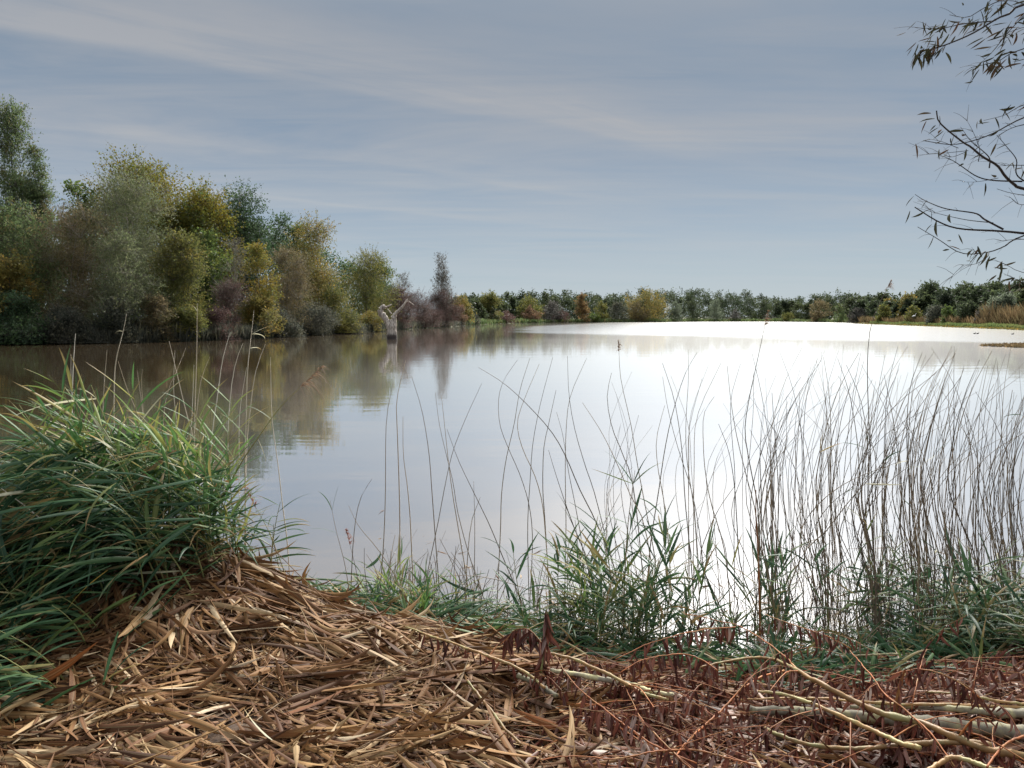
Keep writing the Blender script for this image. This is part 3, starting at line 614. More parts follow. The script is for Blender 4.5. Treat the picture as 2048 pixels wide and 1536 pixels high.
limbobj('branch', [(815, 599), (818, 594), (826, 590), (836, 586)], [.9 * pxm * .5, .7 * pxm * .5, .5 * pxm * .5, .3 * pxm * .5], n=7, sides=5, mm=M_bark)
limbobj('branch', [(781, 611), (780, 600), (776, 592), (768, 588), (754, 586)], [.6 * pxm * .5, .5 * pxm * .5, .4 * pxm * .5, .3 * pxm * .5, .2 * pxm * .5], n=9, sides=4, mm=M_bark)
limbobj('branch', [(815, 598), (808, 590), (798, 586), (788, 587)], [.8 * pxm * .5, .7 * pxm * .5, .5 * pxm * .5, .3 * pxm * .5], n=9, sides=4, mm=M_bark)
# drift branch along the left waterline
fb = WP(60, 684)
fo = new('fallen_branch', None, loc=fb, label='thin pale fallen branch lying along the left waterline', cat='branch')
limbobj('branch', [(55, 681), (90, 684), (130, 685), (165, 682), (190, 678)], [.06, .05, .05, .04, .02], n=12, sides=6, par=fo, base=fb, Yd=fb[1] - .6)
# two small white birds on the right shore
M_white, t = mat('white_feathers'); out(t, t.n('ShaderNodeBsdfPrincipled', {'Base Color': (.8, .8, .78, 1), 'Roughness': .7}).outputs[0])
def bird(px, row, bk, s, label):
    b, r = land_pt(px, bk); root = new('white_bird', None, loc=b, label=label, cat='bird', group='white birds on the right shore')
    z0 = (636 - row) / F * r + EYE - b[2]
    body = spline([(-.42 * s, 0, z0 - .12 * s), (-.2 * s, 0, z0 - .02 * s), (.1 * s, 0, z0 + .05 * s), (.25 * s, 0, z0 + .18 * s), (.27 * s, 0, z0 + .42 * s), (.33 * s, 0, z0 + .5 * s), (.5 * s, 0, z0 + .47 * s)], 18)
    rad = np.interp(np.linspace(0, 1, 18), [0, .2, .4, .55, .75, .85, 1], [.02, .15, .17, .07, .035, .05, .008]) * s
    V, Q, U = tubes(body[None], rad[None], 8); new('body', mesh_np('body', V, Q, uv=U), M_white, root)
    for sx in (-.05, .05):
        V, Q, U = tubes(np.array([[(0, sx * s, z0 - .05 * s), (.02 * s, sx * s, z0 * .5), (0, sx * s, 0)]]), np.full((1, 3), .02 * s), 5); new('leg', mesh_np('leg', V, Q, uv=U), M_bark, root)
bird(1828, 633, 12, 1.6, 'white bird in front of the olive shrubs left of the dark oak')
bird(1985, 648, 5, .9, 'white bird in the green growth below the pale willow')
M_coot, t = mat('dark_feathers'); out(t, t.n('ShaderNodeBsdfPrincipled', {'Base Color': (.03, .03, .03, 1), 'Roughness': .6}).outputs[0])
for i, (a, b_, lb) in enumerate([(1949, 668, 'left one of the pair of tiny dark water birds'), (1955, 668, 'right one of the pair of tiny dark water birds'), (2025, 669, 'lone tiny dark water bird near the right edge')]):
    p = WP(a, b_); root = new('water_bird', None, loc=p, label=lb, cat='bird', group='dark water birds off the right shore')
    bd = spline([(-.2, 0, .05), (-.1, 0, .07), (.08, 0, .08), (.15, 0, .14), (.17, 0, .22), (.24, 0, .23)], 12)
    V, Q, U = tubes(bd[None], np.interp(np.linspace(0, 1, 12), [0, .3, .55, .8, 1], [.02, .1, .07, .045, .01])[None], 7)
    new('body', mesh_np('body', V, Q, uv=U), M_coot, root)

# ------------------------------------------------------------------ leaf kit: unit leaves along +X, drooping to -Z
def unit_leaf(rng, droop, width, S=7, twist=.4, curl=0.0, fold=.3, lat=.1, peak=.3):
    t_ = np.linspace(0, 1, S)
    ang = -droop * t_ ** 1.3 - curl * np.clip(t_ - .6, 0, 1) * 4
    yaw = lat * rng.randn() * t_ + .0
    seg = np.stack([np.cos(ang) * np.cos(yaw), np.cos(ang) * np.sin(yaw), np.sin(ang)], 1) / (S - 1)
    c_ = np.concatenate([[[0, 0, 0]], np.cumsum(seg[:-1], 0)])
    tw = twist * rng.randn() * t_ + rng.randn() * twist * .4
    tan = norm(np.gradient(c_, axis=0)); s0 = norm(np.cross(np.array([0, 0, 1.]), tan)); n0 = np.cross(tan, s0)
    side = s0 * np.cos(tw)[:, None] + n0 * np.sin(tw)[:, None]
    wd = width * (np.clip(t_ / peak, 0, 1) ** .5 * .75 + .25) * np.clip((1 - t_) / (1 - peak), 0, 1) ** .65
    wd[0] = width * .3; wd[-1] = width * .03
    return strips(c_[None], side[None], wd[None], fold)
def kit(seed, n, **rg):
    r_ = np.random.RandomState(seed); outl = []
    for i in range(n):
        kw = {a: (b[0] + (b[1] - b[0]) * r_.rand() if isinstance(b, tuple) else b) for a, b in rg.items()}
        outl.append(unit_leaf(r_, **kw))
    return outl
KITS = {'reed': kit(1, 12, droop=(.15, 1.4), width=(.04, .078), twist=.5, lat=.25, S=8),
        'reedup': kit(2, 12, droop=(.0, .9), width=(.04, .078), twist=.5, lat=.2, S=7),
        'dead': kit(3, 10, droop=(.9, 2.0), width=(.07, .11), twist=1.0, lat=.5, curl=.3, fold=.6, S=8),
        'litter': kit(4, 14, droop=(-.35, .45), width=(.05, .11), twist=.9, lat=.5, fold=.45, S=7, peak=(.2, .5)),
        'willow': kit(5, 8, droop=(.1, .9), width=(.13, .19), twist=.6, lat=.3, fold=.4, S=5, peak=.45),
        'wither': kit(6, 10, droop=(-.3, .9), width=(.14, .24), twist=1.2, lat=.4, fold=.9, curl=.3, S=6, peak=.45)}
KM = {}
def kit_mesh(kd, i, material):
    key = (kd, i, material.name)
    if key not in KM:
        V, Q, U = KITS[kd][i]; me = mesh_np('leaf', V, Q, uv=U); me.materials.append(material); KM[key] = me
    return KM[key]
def leaf_matrix(pos, d, L, roll=0.0, wscale=1.0):
    d = np.asarray(d, float); d = d / np.linalg.norm(d)
    s = np.cross([0, 0, 1.], d)
    if np.linalg.norm(s) < 1e-3: s = np.array([0, 1., 0])
    s = s / np.linalg.norm(s); u = np.cross(d, s)
    s2 = s * math.cos(roll) + u * math.sin(roll); u2 = np.cross(d, s2)
    M = np.eye(4); M[:3, 0] = d * L; M[:3, 1] = s2 * L * wscale; M[:3, 2] = u2 * L; M[:3, 3] = pos
    return M
def batch(kd, Ms, seed=0):
    r_ = np.random.RandomState(seed); idx = r_.randint(0, len(KITS[kd]), len(Ms)); Ms = np.asarray(Ms); ls = []
    for i in range(len(KITS[kd])):
        m_ = Ms[idx == i]
        if not len(m_): continue
        V, Q, U = KITS[kd][i]
        VV = np.einsum('nij,vj->nvi', m_[:, :3, :3], V) + m_[:, None, :3, 3]
        QQ = (Q[None] + (np.arange(len(m_)) * len(V))[:, None, None]).reshape(-1, 4)
        ls.append((VV.reshape(-1, 3), QQ, np.tile(U, (len(m_), 1))))
    return join(ls)
def leaf_obj(name, kd, M, parent, material, rng, root_loc, label=None):
    o = new(name, kit_mesh(kd, rng.randint(len(KITS[kd])), material), None, parent, label=label)
    M = M.copy(); M[:3, 3] -= root_loc
    o.matrix_local = Matrix(M.tolist()); return o

# ------------------------------------------------------------------ litter heap on the bank (children of the bank)
rng = np.random.RandomState(21)
def lay(x, y, phi, L, h, tilt, r_=rng):
    """matrices of blades resting on the ground at x,y heading phi"""
    ex, ey = np.cos(phi), np.sin(phi)
    z0 = ground_z(x, y); z1 = ground_z(x + ex * L, y + ey * L)
    d = np.stack([ex * L, ey * L, (z1 - z0) + tilt * L], 1)
    roll = r_.randn(len(x)) * .55
    return np.array([leaf_matrix((x[i], y[i], z0[i] + h[i]), d[i], L[i], roll[i]) for i in range(len(x))])
def patches(nf, xr, yr, per, Lr, spread, hmax, seed, ok):
    r_ = np.random.RandomState(seed); xs, ys, ph, Ls, hs_, ti = [], [], [], [], [], []
    for _ in range(nf):
        cx_, cy_ = xr[0] + (xr[1] - xr[0]) * r_.rand(), yr[0] + (yr[1] - yr[0]) * r_.rand()
        if not ok(cx_, cy_, r_): continue
        n_ = int(per * (.4 + 1.2 * r_.rand())); p0 = r_.rand() * 2 * np.pi
        if r_.rand() < .6: p0 = r_.choice([-.35, 2.9, -1.1, 2.2, .5]) + r_.randn() * .35
        h0 = r_.rand() * hmax; fan = .12 + .22 * r_.rand()
        lat = r_.randn(n_) * spread; lon = r_.randn(n_) * spread * .6
        xs += list(cx_ - np.sin(p0) * lat + np.cos(p0) * lon); ys += list(cy_ + np.cos(p0) * lat + np.sin(p0) * lon)
        ph += list(p0 + r_.randn(n_) * fan - lat / spread * fan * .5); Ls += list(Lr[0] + (Lr[1] - Lr[0]) * r_.rand(n_))
        hs_ += list(.005 + h0 + r_.rand(n_) * .03); ti += list(r_.randn(n_) * .10)
    a = [np.array(q) for q in (xs, ys, ph, Ls, hs_, ti)]
    return lay(*a, r_=r_)
def on_bank(x, y, m=.0): return y < np.interp(x, _sx, _sy) - m
def left_w(x, y):      # 1 where reed litter lies, 0 where the willow prunings lie
    return float(np.clip((.55 - (x - .15 * (y - 3))) / .7, 0, 1))
M1 = patches(1500, (-4.6, 1.5), (2.2, 6.2), 15, (.18, .48), .085, .055, 31, lambda x, y, r_: on_bank(x, y, .1) and r_.rand() < left_w(x, y) + .12)
rng = np.random.RandomState(22)
inview = (M1[:, 1, 3] < 4.7); order = np.argsort(M1[:, 1, 3] + rng.rand(len(M1)) * 1.2 - M1[:, 2, 3] * 4)
top300 = order[:290]; rest = np.setdiff1d(np.arange(len(M1)), top300)
V, Q, U = batch('litter', M1[rest], 5)
new('reed_litter', mesh_np('reed_litter', V, Q, uv=U), M_litter, bank, kind='stuff')
# crumbs: short broken pieces between the blades
Mc = patches(900, (-4.6, 1.8), (2.2, 6.2), 16, (.03, .13), .12, .075, 37, lambda x, y, r_: on_bank(x, y, .1) and r_.rand() < left_w(x, y) + .2)
V, Q, U = batch('litter', Mc, 15)
new('litter_crumbs', mesh_np('litter_crumbs', V, Q, uv=U), M_litter, bank, kind='stuff')
for i in top300:
    m_ = M1[i].copy(); m_[2, 3] += .012
    leaf_obj('dead_leaf', 'litter', m_, bank, M_litter, rng, np.zeros(3))
# fine broken stalks in the litter
n_ = 900; x = -4 + 6.5 * rng.rand(n_); y = 2.4 + 3.4 * rng.rand(n_); kk = on_bank(x, y); x, y = x[kk], y[kk]; n_ = len(x)
ph = rng.rand(n_) * 6.28; L = .2 + .6 * rng.rand(n_) ** 2; s_ = np.linspace(0, 1, 5)
cx_ = x[:, None] + np.cos(ph)[:, None] * L[:, None] * s_; cy_ = y[:, None] + np.sin(ph)[:, None] * L[:, None] * s_
cz_ = ground_z(cx_, cy_) + .03 + .05 * rng.rand(n_, 1) + (rng.randn(n_, 1) * .08) * s_ * L[:, None] * 1.5
V, Q, U = tubes(np.stack([cx_, cy_, cz_], -1), (.0012 + .003 * rng.rand(n_, 1)) * (1 - .4 * s_)[None], 5)
new('broken_stalks', mesh_np('broken_stalks', V, Q, uv=U), M_litter, bank, kind='stuff')
# brown willow leaf litter on the right
M2 = patches(2600, (-.2, 5.2), (2.2, 5.6), 12, (.06, .15), .09, .05, 33, lambda x, y, r_: on_bank(x, y, .05) and r_.rand() > left_w(x, y) * .8)
V, Q, U = batch('wither', M2, 6)
new('leaf_litter', mesh_np('leaf_litter', V, Q, uv=U), M_litter_r, bank, kind='stuff')
M3 = patches(330, (.6, 5.5), (2.3, 5.4), 12, (.18, .42), .1, .05, 35, lambda x, y, r_: on_bank(x, y, .05))
V, Q, U = batch('litter', M3, 7)
new('reed_litter', mesh_np('reed_litter', V, Q, uv=U), M_litter_r, bank, kind='stuff')

# ------------------------------------------------------------------ leafy reed plants
def reed_plant(base, h, lean, bend, nleaf, leafL, wind, seed, material, label, group, kd='reed', sm_=M_stem_g, start=.25, parts=True, spread=.75, sr=.0045, plume=None, bleach=0.0):
    r_ = np.random.RandomState(seed); base = np.asarray(base, float); S = 10; t_ = np.linspace(0, 1, S)
    lean = np.asarray(lean, float); bend = np.asarray(bend, float)
    c_ = np.array([0, 0, 1.]) * (h * t_)[:, None] + lean * (h * t_)[:, None] + bend * (h * t_ ** 2.4)[:, None]
    root = new('reed_plant', None, loc=base, label=label, cat='reed', group=group)
    V, Q, U = tubes(c_[None], (sr * (1.1 - .75 * t_))[None], 6)
    new('stem', mesh_np('stem', V, Q, uv=U), sm_, root)
    a0 = r_.rand() * 6.28; Ms = []
    for i in range(nleaf):
        f = start + (1 - start) * (i + r_.rand() * .5) / nleaf; j = f * (S - 1); k0 = min(int(j), S - 2); pt = c_[k0] + (c_[k0 + 1] - c_[k0]) * (j - k0)
        tn = c_[k0 + 1] - c_[k0]; tn = tn / np.linalg.norm(tn)
        a = a0 + i * math.pi + r_.randn() * .5; outd = np.array([math.cos(a), math.sin(a), 0])
        d = tn * (.45 + .4 * f) + outd * spread * (.6 + .5 * r_.rand()) + np.asarray(wind) * (.7 + .6 * r_.rand())
        L = leafL * (.65 + .5 * r_.rand()) * (1 - .35 * max(0, f - .8) / .2)
        M = leaf_matrix(base + pt, d, L, r_.randn() * .35)
        Ms.append(M)
    if parts:
        for M in Ms:
            leaf_obj('leaf', kd, M, root, M_bleach if r_.rand() < bleach else material, r_, base)
    elif Ms:
        V, Q, U = batch(kd, Ms, seed); o = new('leaves', mesh_np('leaves', V - base, Q, uv=U), material, root)
    if plume is not None: add_plume(root, c_[-1], norm(c_[-1] - c_[-3]), plume[0], plume[1], r_)
    return root
def add_plume(root, tip, d, L, material, r_, n=46, droop=.9):
    t0 = r_.rand(n); st = tip[None] + d[None] * (L * .75 * t0)[:, None]
    od = norm(d[None] * .8 + r_.randn(n, 3) * .45 + np.array([.25, 0, 0])); ll = L * (.25 + .35 * r_.rand(n)) * (1.1 - t0 * .6)
    s_ = np.linspace(0, 1, 6)
    c_ = st[:, None] + od[:, None] * (ll[:, None] * s_)[..., None] - np.array([0, 0, 1.]) * (droop * ll[:, None] * s_ ** 2)[..., None]
    side = norm(np.cross(od, r_.randn(n, 3)))
    wv = .0035 * (1.1 - s_)[None] * (1 + .5 * np.sin(s_ * 40)[None]) + .0008 + 0 * ll[:, None]
    a = strips(c_, side, wv, .2, False)
    ax = (tip[None] + d[None] * (L * .75 * s_)[:, None])[None]
    b = tubes(ax, np.full((1, 6), .0012), 4)
    V, Q, U = join([a, b]); new('plume', mesh_np('plume', V, Q, uv=U), material, root)

rng = np.random.RandomState(61)
GA = 'leafy reeds of the large green clump on the left'
nA = 0
lab_zone = {
 'back': 'green leafy reed in the back row of the left clump',
 'mid': 'green leafy reed bent low in the left clump',
 'front': 'dark green reed drooping over litter before the left clump',
}
def clumpA(zone, n, xr, yr, hr, lean, bend, wind, nl, LL, material, kd, parts):
    global nA
    for i in range(n):
        x = xr[0] + (xr[1] - xr[0]) * rng.rand(); y = yr[0] + (yr[1] - yr[0]) * rng.rand(); h = hr[0] + (hr[1] - hr[0]) * rng.rand()
        l_ = np.array(lean) + rng.randn(3) * np.array([.14, .12, 0]); b_ = np.array(bend) + rng.randn(3) * np.array([.12, .1, .05])
        side = (x - xr[0]) / (xr[1] - xr[0]); sw = 'left part' if side < .33 else ('right part' if side > .66 else 'middle part'); tw_ = 'tall' if h > (hr[0] + hr[1]) / 2 else 'short'
        lb = tw_ + ' ' + lab_zone[zone] + ', ' + sw
        reed_plant((x, y, float(ground_z(x, y)) - .02), h, l_, b_, nl, LL, wind, 700 + nA, material, lb, 'leafy reeds of the left clump: ' + lb, kd=kd, parts=parts, bleach=.02)
        nA += 1
clumpA('back', 36, (-2.72, -1.62), (4.5, 5.3), (.78, 1.12), (-.08, .0, 0), (-.12, -.05, -.08), (-.10, -.05, .05), 14, .36, M_green, 'reedup', True)
clumpA('mid', 34, (-2.85, -1.70), (3.9, 4.9), (.45, .88), (-.16, -.12, 0), (-.18, -.1, -.2), (-.50, -.25, -.30), 13, .42, M_dgreen, 'reed', True)
clumpA('front', 32, (-2.95, -1.95), (3.1, 4.1), (.22, .42), (-.3, -.15, 0), (-.2, -.1, -.15), (-.7, -.30, -.50), 11, .42, M_dgreen, 'reed', True)
clumpA('mid', 16, (-2.1, -1.55), (4.4, 5.2), (.30, .6), (.08, -.1, 0), (.05, -.05, -.1), (.1, -.3, -.35), 12, .34, M_dgreen, 'reed', True)
clumpA('back', 10, (-3.9, -2.9), (4.4, 5.4), (.28, .5), (-.1, .0, 0), (-.2, -.05, -.1), (-.3, -.05, -.05), 10, .36, M_green, 'reedup', True)

# reed tufts along the water: centre px, base row distance, spread, n, height
def tuft(cpx, Yd, half, n, hr, LL, material, label, group, wind=(-.1, -.1, .05), kd='reedup', nl=10, seed=1, parts=True, lean=(0, 0, 0), yspread=.35, start=.25, bend=(0, 0, -.1)):
    r_ = np.random.RandomState(seed); X0 = P(cpx, 900, Yd)[0]
    for i in range(n):
        x = X0 + r_.randn() * half * .6; y = Yd + (r_.rand() - .5) * 2 * yspread; h = hr[0] + (hr[1] - hr[0]) * r_.rand()
        l_ = np.array(lean) + np.array([(x - X0) / half * .18, 0, 0]) + r_.randn(3) * np.array([.12, .12, 0])
        tw_ = 'tall ' if h > (hr[0] + hr[1]) / 2 else 'short '; sd_ = ', on its left' if x < X0 - half * .25 else (', on its right' if x > X0 + half * .25 else ', at its centre')
        lb = tw_ + label + sd_
        reed_plant((x, y, max(float(ground_z(x, y)), -.08) - .02), h, l_, np.array(bend) + r_.randn(3) * np.array([.1, .1, .04]), nl, LL, wind, seed * 100 + i, material, lb, group + ': ' + lb, kd=kd, parts=parts, start=start)
tuft(1235, 5.15, .40, 30, (.40, .88), .35, M_dgreen, 'green leafy reed of the big middle tuft', 'leafy reeds of the middle tuft', seed=11, wind=(-.25, -.1, -.1), kd='reed', nl=11)
tuft(1265, 5.3, .30, 7, (.95, 1.25), .38, M_dgreen, 'tall leafy shoot rising from the middle tuft', 'tall leafy shoots of the middle tuft', seed=31, wind=(-.05, -.1, .1), nl=7, start=.5)
tuft(1190, 5.2, .22, 8, (.6, .85), .36, M_green, 'bright green leafy reed on the left flank of the middle tuft', 'bright leafy reeds of the middle tuft', seed=32, wind=(-.5, -.1, -.1), kd='reed', nl=10)
tuft(1600, 5.4, .5, 7, (.7, 1.05), .34, M_dgreen, 'leafy shoot among the bare stems', 'leafy shoots among the bare stems', seed=33, wind=(.2, -.1, .0), nl=7, start=.4)
tuft(1290, 5.2, .5, 12, (.25, .5), .30, M_dgreen, 'dark reed at the foot of the middle tuft', 'short reeds under the middle tuft', seed=12, kd='reed', wind=(-.1, -.1, -.1), nl=10)
tuft(805, 5.75, .28, 14, (.2, .5), .31, M_green, 'green reed of the small tuft right of the litter heap', 'leafy reeds of the small tuft', seed=13, wind=(-.1, 0, .1), nl=9)
tuft(870, 5.55, .50, 16, (.10, .22), .28, M_dgreen, 'green reed in the band below the small tuft', 'low reeds below the small tuft', seed=14, wind=(.1, -.1, -.1), kd='reed', nl=9)
tuft(1940, 5.25, .42, 26, (.3, .72), .42, M_dgreen, 'dark drooping reed of the dense right tuft', 'leafy reeds of the right tuft', seed=15, wind=(.05, -.2, -.35), kd='reed', nl=11)
tuft(2060, 5.1, .45, 16, (.25, .6), .36, M_dgreen, 'dark reed cut by the right picture edge', 'leafy reeds at the right edge', seed=16, wind=(.0, -.2, -.3), kd='reed', nl=10)
tuft(1530, 5.2, .45, 10, (.25, .62), .30, M_dgreen, 'sparse green reed right of the middle tuft', 'leafy reeds among the bare stems', seed=17, wind=(.1, -.1, .0), nl=8)
tuft(1760, 5.6, .4, 9, (.45, .95), .28, M_dgreen, 'sparse leafy reed among the densest bare stems', 'leafy reeds in the dense stems', seed=18, wind=(.2, -.1, .0), nl=8)
tuft(1560, 4.6, .50, 18, (.08, .2), .34, M_dgreen, 'dark flattened reed behind the tan branches', 'flattened reeds behind the branches', seed=19, wind=(-.5, -.3, -.1), kd='reed', nl=9)
tuft(1860, 4.75, .60, 20, (.06, .18), .36, M_dgreen, 'flattened reed behind the pale logs', 'flattened reeds behind the logs', seed=20, wind=(-.5, -.3, .0), kd='reed', nl=9)
tuft(1110, 5.0, .30, 8, (.06, .16), .28, M_dgreen, 'dark low reed left of the middle tuft', 'low reeds left of the middle tuft', seed=21, wind=(-.2, -.3, .0), kd='reed', nl=8)

# ------------------------------------------------------------------ hand-traced reed stems
def stem(pts, Yd, r, material, label, group, leafs=None, plume=None, pmat=M_plume, to_ground=True, name='bare_reed', yo=0.0):
    p = [P(a, b, Yd) for a, b in pts]
    last = p[-1]; gz = max(float(ground_z(last[0], Yd)), -.05)
    if to_ground and last[2] > gz:
        dd = (p[-1] - p[-2]) / max(1e-6, (p[-2][2] - p[-1][2])); p.append(last + dd * (last[2] - gz) * np.array([.4, 1, 1])); p[-1][2] = gz - .03
    p = np.array(p)[::-1]; base = p[0].copy()
    # depth wander so that the stem is not flat
    q = p - base; hh = np.clip(q[:, 2] / 2.0, 0, 1); q[:, 1] += yo * hh
    n_ = max(10, len(pts) * 3); c_ = spline(q, n_); s_ = np.linspace(0, 1, n_)
    V, Q, U = tubes(c_[None], (r * (1.15 - .8 * s_ ** 1.5))[None], 5)
    if not leafs and not plume:
        return new(name, mesh_np(name, V, Q, uv=U), material, loc=base, label=label, cat='reed', group=group)
    root = new(name, None, loc=base, label=label, cat='reed', group=group)
    new('stem', mesh_np('stem', V, Q, uv=U), material, root); r_ = np.random.RandomState(int(abs(pts[0][0])))
    for (f, d, L, m_) in (leafs or []):
        pt = c_[int(f * (n_ - 1))] + base; leaf_obj('leaf', 'dead' if m_ is M_bleach and L < .13 else 'reedup', leaf_matrix(pt, d, L, .4), root, m_, r_, base)
    if plume: add_plume(root, c_[-1], norm(c_[-1] - c_[-3]), plume, pmat, r_)
    return root

GL = 'pale bare reed stems rising behind the left clump'
LB = 'pale bare reed stem rising behind the left clump against the dark water'
left = [
 ([(151, 667), (147, 720), (144, 790), (143, 860), (150, 960)], 5.4, .0050, 'pale reed stem, leftmost of the tall ones behind the left clump', {}),
 ([(253, 627), (247, 660), (232, 720), (228, 780), (228, 860), (232, 950)], 5.3, .0048, 'tall pale reed stem with a small dry leaf near its tip, above the left clump', dict(leafs=[(.93, (-1, 0, .3), .06, M_bleach)])),
 ([(395, 607), (394, 640), (393, 720), (389, 830), (388, 920)], 5.3, .0045, 'tallest pale reed stem above the left clump', dict(leafs=[(.95, (-.3, 0, 1), .07, M_bleach)])),
 ([(460, 665), (445, 720), (435, 790), (425, 860), (420, 940)], 5.3, .0045, 'pale reed stem tilted right, second right of the tallest one', {}),
 ([(486, 686), (470, 730), (460, 800), (455, 900)], 5.4, .0038, None, {}),
 ([(508, 620), (503, 665), (495, 740), (492, 830), (490, 930)], 5.3, .0042, 'pale reed stem carrying a curled dry bleached plume near its tip', dict(leafs=[(.86, (1, 0, .55), .13, M_bleach), (.86, (1, .1, .2), .11, M_bleach), (.85, (.7, 0, .3), .09, M_bleach)])),
 ([(531, 688), (512, 740), (500, 820), (492, 920)], 5.35, .0042, None, {}),
 ([(541, 714), (542, 780), (545, 850), (556, 930), (565, 1010), (575, 1090)], 5.5, .0040, 'pale reed stem right of the left clump, running down in front of open water', {}),
 ([(338, 682), (352, 740), (372, 825), (390, 900)], 5.3, .0042, 'pale reed stem tilted left, crossing others above the left clump', {}),
 ([(350, 700), (347, 780), (355, 870)], 5.4, .0034, None, {}), ([(372, 695), (350, 750), (335, 785), (325, 870)], 5.5, .0028, None, {}),
 ([(420, 713), (402, 760), (393, 830), (385, 920)], 5.35, .0034, None, {}), ([(388, 730), (384, 830), (380, 920)], 5.4, .0030, None, {}),
 ([(214, 700), (207, 790), (205, 880)], 5.5, .0032, None, {}), ([(236, 722), (255, 780), (280, 840), (300, 920)], 5.5, .0032, None, {}),
 ([(274, 740), (281, 790), (290, 880)], 5.5, .0028, None, {}), ([(285, 738), (283, 770), (288, 850)], 5.5, .0030, None, {}),
 ([(142, 708), (142, 760), (146, 860)], 5.6, .0028, None, {}), ([(493, 735), (480, 820), (478, 900)], 5.5, .0028, None, {}),
]
for pts, Yd, r, lb, kw in left:
    stem(pts, Yd, r, M_stem_p, lb or LB, GL if lb is None else 'pale reed stems above the left clump', **kw)
# green stems of the left clump with their conspicuous leaves and plumes
stem([(182, 770), (215, 850), (250, 930), (285, 1010), (320, 1075)], 4.6, .0055, M_stem_g, 'green reed stem bearing the long pale horizontal leaf, top left of the left clump', GA,
     leafs=[(.98, (-1, 0, -.05), .52, M_bleach), (.98, (-.35, 0, .35), .13, M_bleach), (.8, (-.8, 0, -.4), .35, M_green), (.7, (.6, 0, .4), .3, M_green), (.55, (-.8, -.2, -.2), .35, M_green)])
stem([(130, 775), (190, 860), (240, 930), (280, 1010), (315, 1080)], 4.5, .0060, M_stem_g, 'thick green reed stem leaning far to the upper left in the left clump', GA,
     leafs=[(.97, (-.7, 0, -.55), .40, M_green), (.97, (-.9, 0, -.35), .34, M_green), (.8, (-.7, -.1, -.5), .33, M_green), (.6, (.5, 0, .6), .3, M_green)])
stem([(600, 775), (560, 815), (520, 870), (480, 930), (440, 1010), (400, 1100)], 4.9, .0045, M_stem_g, 'reed with a golden feathery plume reaching right over the water', GA,
     leafs=[(.85, (.5, 0, .6), .18, M_green), (.8, (-.6, 0, .5), .2, M_green), (.7, (.3, 0, -.7), .18, M_bleach), (.62, (-.4, 0, .8), .3, M_green)], plume=.26)
stem([(0, 915), (50, 955), (100, 1000), (140, 1050)], 4.4, .0045, M_stem_g, 'yellow-green reed stem sloping in from the left edge', GA)
stem([(0, 975), (60, 1020), (130, 1080), (190, 1130)], 4.2, .0050, M_stem_p, 'pale reed stem sloping in from the left edge below the yellow-green one', GA)
stem([(512, 1015), (545, 1080), (560, 1150), (568, 1200)], 5.2, .0035, M_stem_g, 'reed with a reddish plume over the water right of the left clump', GA, plume=.22, pmat=M_plume_r)
stem([(700, 1090), (712, 1140), (720, 1200)], 5.5, .0030, M_stem, 'small reed with a drooping reddish-brown plume left of the small tuft', 'reeds at the water edge', plume=.16, pmat=M_plume_r)
# the long brown blade right of the heap
stem([(538, 1066), (560, 1120), (580, 1180), (592, 1235)], 4.9, .004, M_stem_g, 'stout reed with a large rust-brown tip leaf right of the litter heap', 'reeds at the water edge',
     leafs=[(.75, (-.28, 0, 1), .2, M_litter), (.35, (-.35, 0, 1), .3, M_dgreen), (.5, (.9, 0, .1), .22, M_dgreen), (.5, (.7, 0, -.7), .2, M_dgreen)])

